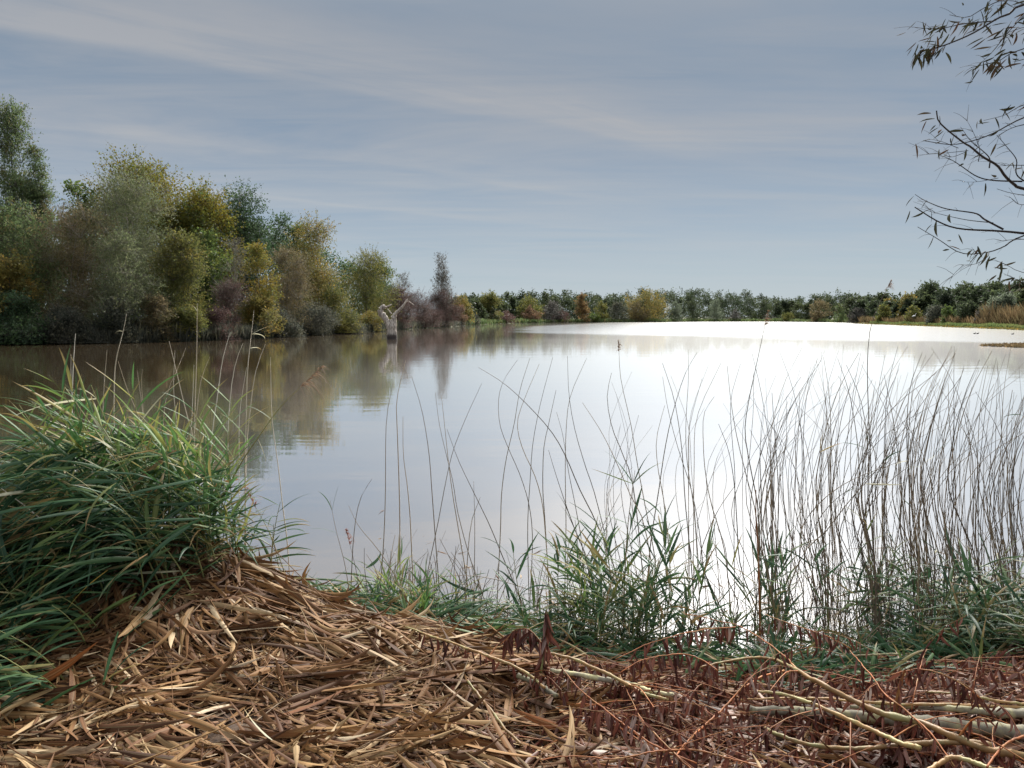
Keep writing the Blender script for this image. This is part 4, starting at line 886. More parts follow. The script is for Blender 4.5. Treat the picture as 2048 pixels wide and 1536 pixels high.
GM = 'thin bare reed stems in open water left of the middle tuft'
LM = 'thin bare reed stem in the open water between the small tuft and the middle tuft'
mid = [
 ([(778, 768), (765, 850), (766, 1000), (764, 1100), (758, 1200)], 6.0, 'straight bare reed stem, leftmost of the tall ones in open water'),
 ([(826, 714), (807, 790), (806, 850), (806, 1000), (802, 1170)], 5.9, 'tall upright bare reed stem above the small tuft'),
 ([(815, 825), (814, 900), (820, 960), (824, 1020), (826, 1100)], 6.1, None),
 ([(818, 755), (840, 825), (855, 910), (862, 990), (872, 1110), (880, 1200)], 6.0, 'bare reed stem bowed to the left above the small tuft'),
 ([(868, 788), (876, 850), (890, 910), (905, 970), (915, 1030), (940, 1120), (975, 1220)], 5.8, None),
 ([(882, 792), (890, 865), (897, 930), (905, 990), (915, 1050), (935, 1170)], 6.0, None),
 ([(963, 768), (930, 840), (905, 905), (890, 970), (875, 1050), (858, 1130), (846, 1200)], 5.6, 'dark bare reed stem bowed to the right, above the small tuft'),
 ([(957, 735), (1005, 765), (1050, 805), (1100, 860), (1130, 910), (1160, 980), (1190, 1040), (1230, 1140)], 5.5, 'long bare reed stem bending far to the upper left from the middle tuft'),
 ([(890, 865), (915, 930), (950, 1000), (980, 1060), (1010, 1130), (1045, 1210)], 5.8, None),
 ([(1035, 720), (1008, 760), (997, 800), (1000, 850), (1016, 895), (1040, 950), (1058, 1010), (1065, 1080), (1060, 1200)], 5.9, 's-shaped bare reed stem left of the middle tuft'),
 ([(1060, 716), (1040, 780), (1028, 850), (1012, 920), (1003, 990), (1001, 1060), (995, 1190)], 5.9, None),
 ([(1080, 730), (1050, 800), (1035, 850), (1045, 900), (1070, 955), (1085, 1010), (1092, 1080), (1100, 1200)], 5.8, None),
 ([(1103, 712), (1080, 800), (1065, 880), (1060, 950), (1055, 1050), (1058, 1200)], 6.0, 'upright bare reed stem with a small dark tip scale left of the middle tuft'),
 ([(1135, 712), (1138, 790), (1150, 860), (1170, 930), (1190, 990), (1215, 1100)], 5.9, None),
 ([(1177, 718), (1145, 790), (1135, 850), (1132, 950), (1133, 1060), (1130, 1190)], 5.7, None),
 ([(1113, 782), (1098, 850), (1088, 900), (1086, 980), (1090, 1040), (1098, 1180)], 6.1, None),
 ([(1112, 822), (1125, 870), (1135, 935), (1150, 1010), (1165, 1100)], 6.0, None),
 ([(1163, 803), (1200, 860), (1230, 920), (1260, 990), (1290, 1060)], 5.5, None),
 ([(1218, 743), (1210, 790), (1220, 850), (1240, 900), (1265, 980)], 6.0, None),
 ([(1387, 700), (1387, 760), (1380, 850), (1380, 920), (1390, 1000), (1395, 1060), (1400, 1200)], 5.9, 'tall straight bare reed stem right of the middle tuft'),
 ([(1395, 705), (1370, 750), (1345, 830), (1330, 900), (1318, 980), (1300, 1100)], 6.0, None),
 ([(1330, 755), (1340, 820), (1360, 900), (1385, 980), (1400, 1060), (1412, 1180)], 5.9, None),
 ([(1332, 812), (1315, 880), (1318, 940), (1330, 1010), (1340, 1120)], 5.8, None),
 ([(1433, 795), (1412, 830), (1410, 890), (1414, 950), (1425, 1010), (1450, 1100), (1462, 1220)], 5.8, None),
 ([(1455, 722), (1440, 790), (1445, 860), (1455, 940), (1458, 1040), (1466, 1180)], 5.9, None),
 ([(1450, 730), (1458, 800), (1470, 870), (1490, 950), (1510, 1030), (1520, 1150)], 5.7, None),
 ([(948, 960), (950, 1060), (948, 1200)], 5.6, None), ([(960, 998), (940, 1060), (930, 1200)], 5.6, None),
 ([(735, 968), (712, 1010), (702, 1080), (700, 1190)], 5.9, None), ([(700, 1008), (720, 1050), (760, 1100), (800, 1170)], 5.6, None),
 ([(760, 1180), (830, 1160), (940, 1150), (1040, 1172), (1110, 1210)], 5.3, 'long reed stalk arching low over the water left of the middle tuft'),
 ([(1240, 985), (1180, 1100), (1130, 1200)], 5.5, None), ([(1150, 1040), (1160, 1120), (1180, 1220)], 5.4, None),
]
for pts, Yd, lb in mid:
    rr_ = np.random.RandomState(int(pts[0][0]))
    dxx = pts[0][0] - pts[-1][0]; LMi = ('right-leaning ' if dxx > 25 else ('left-leaning ' if dxx < -25 else 'upright ')) + ('tall' if pts[0][1] < 790 else 'short') + ' thin bare reed stem in the open water ' + ('above the small tuft' if pts[-1][0] < 990 else ('left of the middle tuft' if pts[-1][0] < 1180 else 'above the middle tuft'))
    stem(pts, Yd, .0030 + .0012 * rr_.rand(), M_stem, lb or LMi, LMi.replace('stem', 'stems') if lb is None else 'bare reed stems in the open water', yo=rr_.randn() * .15)
stem([(1238, 705), (1242, 760), (1262, 850), (1275, 930), (1290, 1010), (1310, 1120)], 5.7, .0035, M_stem, 'bare reed stem with a small drooping plume, tallest above the middle tuft', 'bare reed stems in the open water', plume=.12)
stem([(1097, 900), (1112, 950), (1132, 1010), (1150, 1060), (1175, 1130)], 5.2, .0035, M_stem, 'reed stem ending in a black withered rolled leaf', 'bare reed stems in the open water', leafs=[(.62, (-.35, 0, 1), .22, M_wleaf), (.5, (-.38, 0, 1), .2, M_wleaf)])
stem([(1530, 650), (1515, 720), (1500, 790), (1490, 860), (1500, 930), (1515, 1010), (1520, 1100), (1520, 1230)], 5.6, .0045, M_stem, 'tall reed stem with a dark narrow plume standing over the far shore', 'tall reeds right of the middle tuft', plume=.14)
stem([(1512, 980), (1512, 1040), (1516, 1100), (1520, 1250)], 5.0, .0065, M_orange, 'thick rust-brown reed stalk among the bare stems', 'tall reeds right of the middle tuft', leafs=[(.55, (.8, 0, .15), .25, M_dgreen), (.55, (.9, 0, -.35), .28, M_dgreen), (.5, (.7, 0, -.15), .25, M_green)])
stem([(1775, 575), (1745, 640), (1735, 720), (1738, 850), (1745, 1000), (1750, 1200)], 5.6, .0040, M_stem, 'tallest bare reed stem of the dense bed with a curled tip above the horizon', 'tall reeds right of the middle tuft', plume=.08)
stem([(1645, 850), (1640, 900), (1642, 1000), (1650, 1150)], 5.4, .0035, M_stem, 'reed stem with a bright yellow split leaf among the bare stems', 'tall reeds right of the middle tuft', leafs=[(.9, (.0, 0, 1), .15, M_yellow), (.88, (.8, 0, .45), .17, M_yellow)])
stem([(1780, 905), (1745, 950), (1700, 1000), (1650, 1065), (1600, 1120)], 5.0, .0040, M_stem, 'dark reed stalk crossing the bare stems, with green tip leaf and pale torn leaves', 'tall reeds right of the middle tuft',
     leafs=[(.97, (.7, 0, .8), .16, M_dgreen), (.85, (1, 0, -.05), .26, M_bleach), (.7, (.05, 0, -1), .16, M_bleach), (.7, (.8, 0, -.5), .24, M_bleach)])
stem([(1270, 940), (1262, 1000), (1255, 1060), (1250, 1150)], 5.0, .004, M_stem, 'reed with four spreading dark blades at the top of the middle tuft', 'tall reeds right of the middle tuft',
     leafs=[(.93, (-.9, 0, .35), .3, M_dgreen), (.95, (-.45, 0, .75), .3, M_dgreen), (.95, (.35, 0, 1), .24, M_dgreen), (.93, (.6, 0, .7), .26, M_dgreen), (.7, (-.7, 0, .3), .25, M_dgreen)])
stem([(660, 1000), (672, 1060), (690, 1130), (700, 1200)], 5.6, .0028, M_stem, 'thin reed with a narrow dark leafy head left of the small tuft', 'reeds at the water edge',
     leafs=[(.95, (.2, 0, 1), .2, M_dgreen), (.95, (-.3, 0, 1), .18, M_dgreen), (.8, (-.8, 0, .3), .2, M_dgreen), (.6, (.9, 0, -.5), .2, M_dgreen), (.4, (-.9, 0, -.2), .2, M_dgreen)])

# dense bed of bare stems on the right, grown by rule: S-shaped, tips leaning right
rng = np.random.RandomState(77)
cent = [(1515, 14), (1530, 12), (1570, 24), (1625, 10), (1640, 14), (1690, 30), (1738, 9), (1745, 14), (1785, 24), (1830, 14), (1845, 26), (1880, 16), (1950, 12), (2010, 12), (2035, 18), (1980, 60), (1450, 60), (1760, 130), (1800, 60)]
zones = [(1480, 'bare reed stem just right of the middle tuft'), (1600, 'bare reed stem in the first dense bundle'), (1710, 'bare reed stem near the yellow leaf'),
         (1840, 'bare reed stem in the densest bundle'), (1950, 'bare reed stem right of the densest bundle'), (9999, 'bare reed stem at the right edge')]
for i in range(215):
    c0, sp0 = cent[rng.randint(len(cent))]
    bx = c0 + rng.randn() * sp0; Yd = 5.0 + rng.rand() * 1.6; top = 690 + abs(rng.randn()) * 150
    top = min(top, 1050)
    h_ = rng.rand(); lean_t = 8 + 90 * rng.rand() ** 1.5 if h_ > .22 else (-70 * rng.rand() - 5 if h_ > .05 else 130 + 80 * rng.rand())
    b1 = rng.randn() * 24 - 8; foot = 1230 + rng.rand() * 60
    pts = [(bx + lean_t, top), (bx + lean_t * .45 + b1 * .4, top + (foot - top) * .14), (bx + lean_t * .12 + b1 * .8, top + (foot - top) * .32), (bx + b1, top + (foot - top) * .5),
           (bx + b1 * .4 + rng.randn() * 5 + 12, top + (foot - top) * .74), (bx + 16 + rng.randn() * 8, foot)]
    lb = next(b for a, b in zones if bx < a)
    hc = 'tall ' if top < 740 else ('shorter ' if top > 850 else ''); lc = ' leaning left' if lean_t < -8 else (' swept far to the right' if lean_t > 75 else (' leaning right' if lean_t > 28 else ', nearly upright'))
    lb = hc + lb.replace('bare reed stem', 'bare reed stem' + lc, 1)
    lf = None
    if rng.rand() < .12:
        lb = lb + ', with a leaf'; lf = [(.3 + .5 * rng.rand(), (rng.randn(), rng.randn() * .3, rng.randn() * .4), .10 + .16 * rng.rand(), M_dgreen if rng.rand() < .6 else M_bleach)]
    stem(pts, Yd, .0022 + .0022 * rng.rand() ** 1.5, M_stem, lb, lb.replace('reed stem', 'reed stems'), leafs=lf, yo=rng.randn() * .2)
# the thinner, further stems of the bed run together
n_ = 255; bx = np.concatenate([1470 + 600 * rng.rand(75), 1150 + 350 * rng.rand(20), 2060 + 900 * rng.rand(160)]); s_ = np.linspace(0, 1, 12); c_ = np.zeros((n_, 12, 3))
for i in range(n_):
    Yd = 6.1 + 1.5 * rng.rand(); tp = min(720 + abs(rng.randn()) * 120, 1000); ln_ = (10 + 70 * rng.rand()) * (1 if rng.rand() < .8 else -1); b1 = rng.randn() * 20
    ft = 1175 - (Yd - 6.1) * 60
    q = np.array([P(bx[i] + 14, ft, Yd), P(bx[i] + b1, (ft + tp) / 2, Yd), P(bx[i] + ln_ * .2 + b1 * .5, tp + (ft - tp) * .25, Yd), P(bx[i] + ln_, tp, Yd)]); q[0, 2] = -.03
    c_[i] = spline(q, 12)
V, Q, U = tubes(c_, (.0016 + .0016 * rng.rand(n_, 1)) * (1.1 - .7 * s_)[None], 4)
new('reed_bed', mesh_np('reed_bed', V, Q, uv=U), M_stem, label='faint further reed stems filling the bed on the right', cat='reeds', kind='stuff')
# short snapped stalks crowding the shallows: too many to count
n_ = 900; Xs = np.concatenate([.35 + 3.9 * rng.rand(700), -1.2 + 1.8 * rng.rand(200)]); Ys = np.interp(Xs, _sx, _sy) + rng.rand(n_) * 1.1 - .1
hh = .12 + .5 * rng.rand(n_) ** 1.7; hh *= np.where(Xs > 2.0, 1.15, .8); s_ = np.linspace(0, 1, 6); ln = rng.randn(n_, 2) * .22; bd = rng.randn(n_, 2) * .25
c_ = np.zeros((n_, 6, 3)); c_[..., 0] = Xs[:, None] + hh[:, None] * (ln[:, :1] * s_ + bd[:, :1] * s_ ** 2); c_[..., 1] = Ys[:, None] + hh[:, None] * (ln[:, 1:] * s_ + bd[:, 1:] * s_ ** 2)
c_[..., 2] = np.maximum(ground_z(Xs, Ys), -.05)[:, None] + hh[:, None] * s_
V, Q, U = tubes(c_, (.0018 + .002 * rng.rand(n_, 1)) * (1.1 - .5 * s_)[None], 4)
new('reed_stubble', mesh_np('reed_stubble', V, Q, uv=U), M_stem, label='thicket of short snapped reed stalks in the shallows', cat='reeds', kind='stuff')
# tangled low green leaves along the water edge
Ms = []
n_ = 3000; Xs = -1.5 + 8.2 * rng.rand(n_); Ys = np.interp(Xs, _sx, _sy) + rng.randn(n_) * .26 - .12
gz = np.maximum(ground_z(Xs, Ys), 0)
for i in range(n_):
    a = rng.choice([2.6, 3.4, -.3, .4, 5.2]) + rng.randn() * .5
    Ms.append(leaf_matrix((Xs[i], Ys[i], gz[i] + .02 + .12 * rng.rand()), (math.cos(a), math.sin(a) * .8, .25 * rng.randn() + .25), .2 + .22 * rng.rand(), rng.randn() * .6))
V, Q, U = batch('reed', Ms, 8)
new('reed_tangle', mesh_np('reed_tangle', V, Q, uv=U), M_dgreen, label='low tangle of fallen green reed leaves along the water edge', cat='reed leaves', kind='stuff')
# scraps of reed floating off the bank
n_ = 260; Ms = []
for i in range(n_):
    x = -1.6 + 6.5 * rng.rand(); y = float(np.interp(x, _sx, _sy)) + .15 + abs(rng.randn()) * 1.1
    a = rng.rand() * 6.28; Ms.append(leaf_matrix((x, y, .006), (math.cos(a), math.sin(a), .02 * rng.randn()), .03 + .16 * rng.rand() ** 2, rng.randn() * .15))
V, Q, U = batch('litter', Ms, 18)
new('floating_scraps', mesh_np('floating_scraps', V, Q, uv=U), M_litter, label='scraps of dead reed leaf floating just off the bank', cat='leaves', kind='stuff')
# leaf mass inside the left clump
Ms = []
for i in range(3600):
    x = -3.9 + 2.3 * rng.rand(); y = 3.3 + 1.9 * rng.rand()
    if x > -1.9 - .25 * (4.6 - y) or x > -2.0 and y < 4.3: 
        if rng.rand() < .8: continue
    if y < 3.9 and x > -2.5 and rng.rand() < .8: continue
    z = float(ground_z(x, y)) + .05 + .66 * rng.rand() * np.clip((y - 2.9) / 1.2, .25, 1) * (1 - .72 * np.clip((-x - 2.6 - (y - 4.4) * .5) / .7, 0, 1))
    Ms.append(leaf_matrix((x, y, z), (-.8 + rng.randn() * .35, -.35 + .3 * rng.randn(), -.35 + .35 * rng.randn()), .26 + .24 * rng.rand(), rng.randn() * .5))
V, Q, U = batch('reed', Ms, 9)
new('reed_mass', mesh_np('reed_mass', V, Q, uv=U), M_dgreen, label='thick mass of overlapping reed leaves inside the left clump', cat='reed leaves', kind='stuff')

# conspicuous single leaves
for (px, py, Yd, d, L, m_, lb) in [
    (215, 1140, 3.9, (-.75, -.2, -.55), .30, M_yellow, 'bright yellow-orange reed leaf at the front of the left clump'),
    (545, 1480, 3.05, (-.5, .3, .2), .2, M_bleach, 'pale straw leaf on the litter near the bottom edge')]:
    p = P(px, py, Yd); o = new('yellow_leaf' if m_ is M_yellow else 'straw_leaf', kit_mesh('reedup' if m_ is M_yellow else 'litter', 2, m_), None, label=lb, cat='leaf'); o.matrix_world = Matrix(leaf_matrix(p, d, L, .3).tolist())

# ------------------------------------------------------------------ fallen willow branches at the lower right
def gp(px, py, up):
    """point on the sight line through (px,py) at height `up` above the bank"""
    lo, hi = 2.0, 7.5
    for _ in range(40):
        m_ = (lo + hi) / 2; p = P(px, py, m_)
        if p[2] - (max(float(ground_z(p[0], p[1])), 0) + up) > 0: lo = m_
        else: hi = m_
    return P(px, py, (lo + hi) / 2)
def hang_leaves(root, base, c_, n, r_, L=(.05, .10), m_=M_wither, kd='wither', parts=True, t0=.1, t1=1.0, down=1.0):
    Ms = []
    for i in range(n):
        f = (t0 + (t1 - t0) * (i + r_.rand() * .6) / n) * (len(c_) - 1); k0 = min(int(f), len(c_) - 2); pt = c_[k0] + (c_[k0 + 1] - c_[k0]) * (f - k0)
        d = (r_.randn() * .35, r_.randn() * .35 - .1, -down)
        Ms.append(leaf_matrix(base + pt, d, L[0] + (L[1] - L[0]) * r_.rand(), r_.rand() * 6.28))
    if parts:
        for M in Ms: leaf_obj('leaf', kd, M, root, m_, r_, base)
    elif Ms:
        V, Q, U = batch(kd, Ms, r_.randint(999)); new('leaves', mesh_np('leaves', V - base, Q, uv=U), m_, root)
def branch(name, label, pts, ups, rad, material, group='fallen willow branches on the bank', leaves=0, twigs=0, seed=1, cat='branch', sides=9, tmat=None, ll=(.05, .10), lt0=.1):
    r_ = np.random.RandomState(seed)
    if isinstance(ups, (int, float)): ups = [ups] * len(pts)
    p = np.array([gp(a, b, u + .07) for (a, b), u in zip(pts, ups)]); rad = [q_ * (.85 if material is M_orange else 1.1) for q_ in rad]; base = p[0].copy(); n = max(24, len(pts) * 8)
    c_ = spline(p - base, n) + np.cumsum(r_.randn(n, 3), 0) * .0012; r = np.interp(np.linspace(0, 1, n), np.linspace(0, 1, len(rad)), rad) * (1 + .10 * r_.randn(n) + .14 * (r_.rand(n) < .15))
    V, Q, U = tubes(c_[None], r[None], sides); V += (r_.rand(*V.shape) - .5) * (.12 * np.repeat(r, sides)[:, None])
    m0 = len(V); V = np.vstack([V, c_[:1], c_[-1:]]); U = np.vstack([U, [[.5, 0], [.5, 1]]]); e = (n - 1) * sides
    T = [(i, m0, (i + 1) % sides) for i in range(sides)] + [(e + i, e + (i + 1) % sides, m0 + 1) for i in range(sides)]
    root = new(name, None, loc=base, label=label, cat=cat, group=group)
    new('stem', mesh_np('stem', V, Q, T, U), material, root)
    if leaves: hang_leaves(root, base, c_, int(leaves * 1.5), r_, (ll[0] * 1.15, ll[1] * 1.15), t0=lt0)
    for i in range(twigs):
        k0 = int(n * (.2 + .7 * r_.rand())); s0 = c_[k0]; tn = c_[min(k0 + 1, n - 1)] - c_[k0 - 1]; tn = tn / np.linalg.norm(tn)
        d = tn * .9 + r_.randn(3) * np.array([.6, .5, .35]) + np.array([0, 0, .15]); d = d / np.linalg.norm(d); L = .18 + .4 * r_.rand()
        tw = spline([s0, s0 + d * L * .5 + np.array([0, 0, .03]), s0 + d * L - np.array([0, 0, .04 * r_.rand()])], 7)
        V, Q, U = tubes(tw[None], (max(r[k0] * .35, .0016) * np.linspace(1, .45, 7))[None], 5)
        new('twig', mesh_np('twig', V, Q, uv=U), tmat or M_orange, root)
        hang_leaves(root, base, tw, int(4 + 6 * r_.rand()), r_, (.045, .085), parts=False)
    return root
branch('log', 'thickest pale lichened branch lying level at the lower right', [(1500, 1419), (1600, 1421), (1700, 1430), (1800, 1445), (1900, 1452), (2048, 1468), (2250, 1490)], .05, [.014, .020, .023, .026, .028, .030], M_log, seed=1, twigs=2)
branch('log', 'pale grey branch behind the thickest one, at the right edge', [(1700, 1412), (1830, 1411), (1950, 1420), (2048, 1424), (2200, 1430)], .06, [.006, .012, .018, .020], M_log, seed=2)
branch('log', 'pale straight branch across the gap under the middle tuft', [(1100, 1341), (1170, 1350), (1240, 1362), (1300, 1378), (1345, 1386)], .10, [.009, .012, .011, .008], M_log, seed=3, leaves=6)
branch('log', 'pale cut branch end in front of the dark withered leaves', [(1035, 1350), (1075, 1368), (1112, 1392)], .08, [.011, .012, .010], M_log, seed=4)
branch('willow_branch', 'long tan branch sloping down to the right across the lower right corner', [(1400, 1336), (1450, 1325), (1500, 1318), (1545, 1320), (1590, 1342), (1640, 1370), (1700, 1402), (1760, 1428), (1840, 1448), (1920, 1480), (1995, 1503), (2150, 1530)],
       [.16, .17, .18, .18, .18, .17, .15, .14, .12, .10, .08, .05], [.004, .006, .008, .010, .012, .013, .014], M_tan, seed=5, leaves=26, twigs=4, lt0=.0)
branch('willow_branch', 'orange twig joining the long tan branch from above', [(1370, 1228), (1430, 1242), (1480, 1255), (1530, 1285), (1570, 1315), (1592, 1338)], [.35, .32, .28, .24, .2, .18], [.002, .003, .005, .006], M_orange, seed=6, leaves=8, twigs=2)
branch('willow_branch', 'slender orange branch arching over the green leaves with a row of hanging leaves', [(1230, 1318), (1290, 1290), (1350, 1272), (1410, 1260), (1470, 1256)], [.2, .24, .27, .28, .28], [.0018, .003, .004], M_orange, seed=7, leaves=16, ll=(.06, .11))
branch('willow_branch', 'second slender orange branch with hanging leaves below the first', [(1240, 1345), (1290, 1320), (1350, 1310), (1400, 1320), (1440, 1345)], [.16, .19, .2, .19, .16], [.0018, .003, .004], M_orange, seed=8, leaves=16, ll=(.06, .11))
branch('willow_branch', 'orange branch rising from the lower middle to the tan branch', [(1340, 1530), (1380, 1480), (1440, 1425), (1480, 1380), (1525, 1352), (1570, 1342)], [.05, .08, .12, .15, .17, .18], [.004, .005, .005, .006], M_orange, seed=9, leaves=14, twigs=4)
branch('willow_branch', 'tan branch parallel to and below the long one', [(1515, 1382), (1560, 1388), (1620, 1408), (1680, 1436), (1750, 1466), (1800, 1490), (1840, 1500)], .12, [.005, .007, .009, .009], M_tan, seed=10, leaves=10, twigs=3)
branch('willow_branch', 'smooth yellow-brown branch curving level near the bottom right', [(1530, 1455), (1570, 1475), (1630, 1492), (1700, 1501), (1780, 1500), (1860, 1494), (1930, 1492), (1990, 1500)], .07, [.006, .008, .009, .010, .012], M_tan, seed=11, twigs=2)
branch('willow_branch', 'bent yellow branch at the bottom right corner', [(1850, 1545), (1880, 1524), (1905, 1514), (1950, 1524), (1990, 1534), (2060, 1545)], .10, [.008, .009, .009, .008], M_tan, seed=12)
branch('willow_branch', 'bright orange forked twig in the bottom right corner', [(1975, 1535), (2000, 1500), (2025, 1482), (2060, 1468)], .12, [.005, .005, .006], M_orange, seed=13, twigs=2)
branch('willow_branch', 'thin orange twig standing nearly upright among the withered leaves', [(1822, 1420), (1832, 1370), (1845, 1320), (1852, 1298)], [.05, .12, .2, .24], [.003, .003, .002], M_orange, seed=14, leaves=5)
branch('willow_branch', 'long thin orange twig crossing the tan branch steeply', [(1700, 1300), (1740, 1345), (1770, 1385), (1815, 1420), (1860, 1465), (1910, 1530)], [.2, .18, .17, .16, .14, .1], [.002, .003, .004, .003], M_orange, seed=15, leaves=8, twigs=2)
branch('willow_branch', 'dark brown branch sloping from the dark withered leaves to the middle', [(1090, 1302), (1150, 1318), (1220, 1350), (1290, 1388), (1335, 1402)], [.16, .15, .13, .1, .08], [.005, .007, .008, .006], M_tan, seed=16, leaves=12, twigs=3)
branch('willow_branch', 'slender brown branch at the edge of the litter heap', [(810, 1254), (870, 1276), (930, 1297), (985, 1320), (1050, 1350), (1090, 1382)], [.12, .12, .12, .12, .1, .08], [.003, .005, .006, .006], M_tan, seed=17, leaves=14, twigs=2)
branch('willow_branch', 'straight pale cut stick sloping down the litter', [(935, 1362), (965, 1405), (1000, 1450), (1035, 1490)], .06, [.005, .006, .005], M_tan, seed=18)
branch('willow_branch', 'long orange twig from the middle to the bottom edge', [(1110, 1310), (1150, 1370), (1210, 1420), (1270, 1465), (1330, 1500), (1400, 1530)], [.16, .14, .12, .1, .1, .08], [.002, .003, .004, .004], M_orange, seed=19, leaves=12, twigs=3)
branch('willow_branch', 'level orange twig in the lower middle', [(1120, 1412), (1180, 1420), (1250, 1422), (1320, 1412), (1370, 1390), (1400, 1368)], [.08, .1, .1, .11, .12, .13], [.002, .003, .003], M_orange, seed=20, leaves=14, twigs=3)
branch('willow_branch', 'orange twig along the bottom edge in the lower middle', [(1080, 1520), (1150, 1512), (1230, 1520), (1320, 1508), (1400, 1505), (1450, 1515), (1520, 1538)], .1, [.002, .003, .004, .003], M_orange, seed=21, leaves=12, twigs=4)
branch('willow_branch', 'crossing orange twig right of the bottom middle', [(1240, 1350), (1270, 1420), (1310, 1470), (1350, 1510), (1380, 1540)], .1, [.002, .003, .004], M_orange, seed=22, leaves=12, twigs=3)
branch('willow_branch', 'orange twig ending over the open water at the right', [(1530, 1228), (1590, 1250), (1650, 1272), (1700, 1300)], [.4, .36, .3, .24], [.002, .0025, .003], M_orange, seed=23, leaves=14, twigs=1)
branch('willow_branch', 'greenish thin rod lying level in front of the right stems', [(1705, 1310), (1750, 1310), (1800, 1310)], .16, [.004, .005, .005], M_log, seed=24)
branch('willow_branch', 'twig with a tight bunch of dark hanging leaves left of the middle tuft', [(1000, 1290), (1030, 1262), (1060, 1262), (1095, 1300)], [.12, .2, .22, .16], [.002, .003, .003], M_orange, seed=25, leaves=22, ll=(.07, .12), twigs=1)
branch('willow_branch', 'upright dark shoot with withered leaves at the water edge', [(1082, 1345), (1086, 1290), (1092, 1215)], [.1, .22, .42], [.005, .004, .002], M_stem_g, seed=26, leaves=16, ll=(.07, .12))
branch('willow_branch', 'twig with dark crumpled leaves below the right tuft', [(1780, 1350), (1830, 1340), (1880, 1350), (1920, 1370), (1960, 1400)], [.2, .22, .22, .18, .14], [.002, .003, .004], M_orange, seed=27, leaves=20, twigs=2)
branch('willow_branch', 'brown branch running level behind the thickest log', [(1480, 1400), (1560, 1395), (1650, 1398), (1760, 1405), (1900, 1408), (2060, 1415)], .08, [.003, .005, .006, .007], M_tan, seed=28, leaves=16, twigs=3)
branch('willow_branch', 'dull branch along the right edge above the logs', [(1850, 1385), (1930, 1392), (2000, 1404), (2080, 1412)], .08, [.003, .005, .006], M_tan, seed=29, leaves=6, twigs=2)
# tangle of fine twigs and hanging leaves, beyond counting
rng = np.random.RandomState(88)
ls, Ms = [], []
for i in range(560):
    x = .2 + 3.6 * rng.rand() ** .9; y = 2.5 + 2.4 * rng.rand()
    if not on_bank(x, y, .15): continue
    a = rng.choice([.0, 3.1, -.5, 2.7, .5]) + rng.randn() * .45; L = .2 + .55 * rng.rand(); h0 = .02 + .10 * rng.rand() ** 1.4
    q = np.array([(x + math.cos(a) * L * s, y + math.sin(a) * L * s, 0) for s in (0, .35, .7, 1)]); q[:, 2] = ground_z(q[:, 0], q[:, 1]) + h0 + np.array([0, .04, .05, .01]) + rng.randn() * .01 * np.arange(4)
    q[1:3, :2] += rng.randn(2, 2) * .02
    c_ = spline(q, 8); ls.append(tubes(c_[None], ((.0009 + .0016 * rng.rand()) * np.linspace(1.2, .6, 8))[None], 5))
    if rng.rand() < .85:
        for s in range(rng.randint(8, 24)):
            Ms.append(leaf_matrix(c_[rng.randint(1, 8)] + rng.randn(3) * .006, (rng.randn() * .45, rng.randn() * .4, -.9), .05 + .07 * rng.rand(), rng.rand() * 6.28))
V, Q, U = join(ls)
new('fine_twigs', mesh_np('fine_twigs', V, Q, uv=U), M_orange, label='tangle of fine orange willow twigs over the bank at the lower right', cat='twigs', kind='stuff')
V, Q, U = batch('wither', Ms, 12)
new('withered_leaves', mesh_np('withered_leaves', V, Q, uv=U), M_wither, label='purple-brown withered leaves hanging in the willow twigs', cat='leaves', kind='stuff')

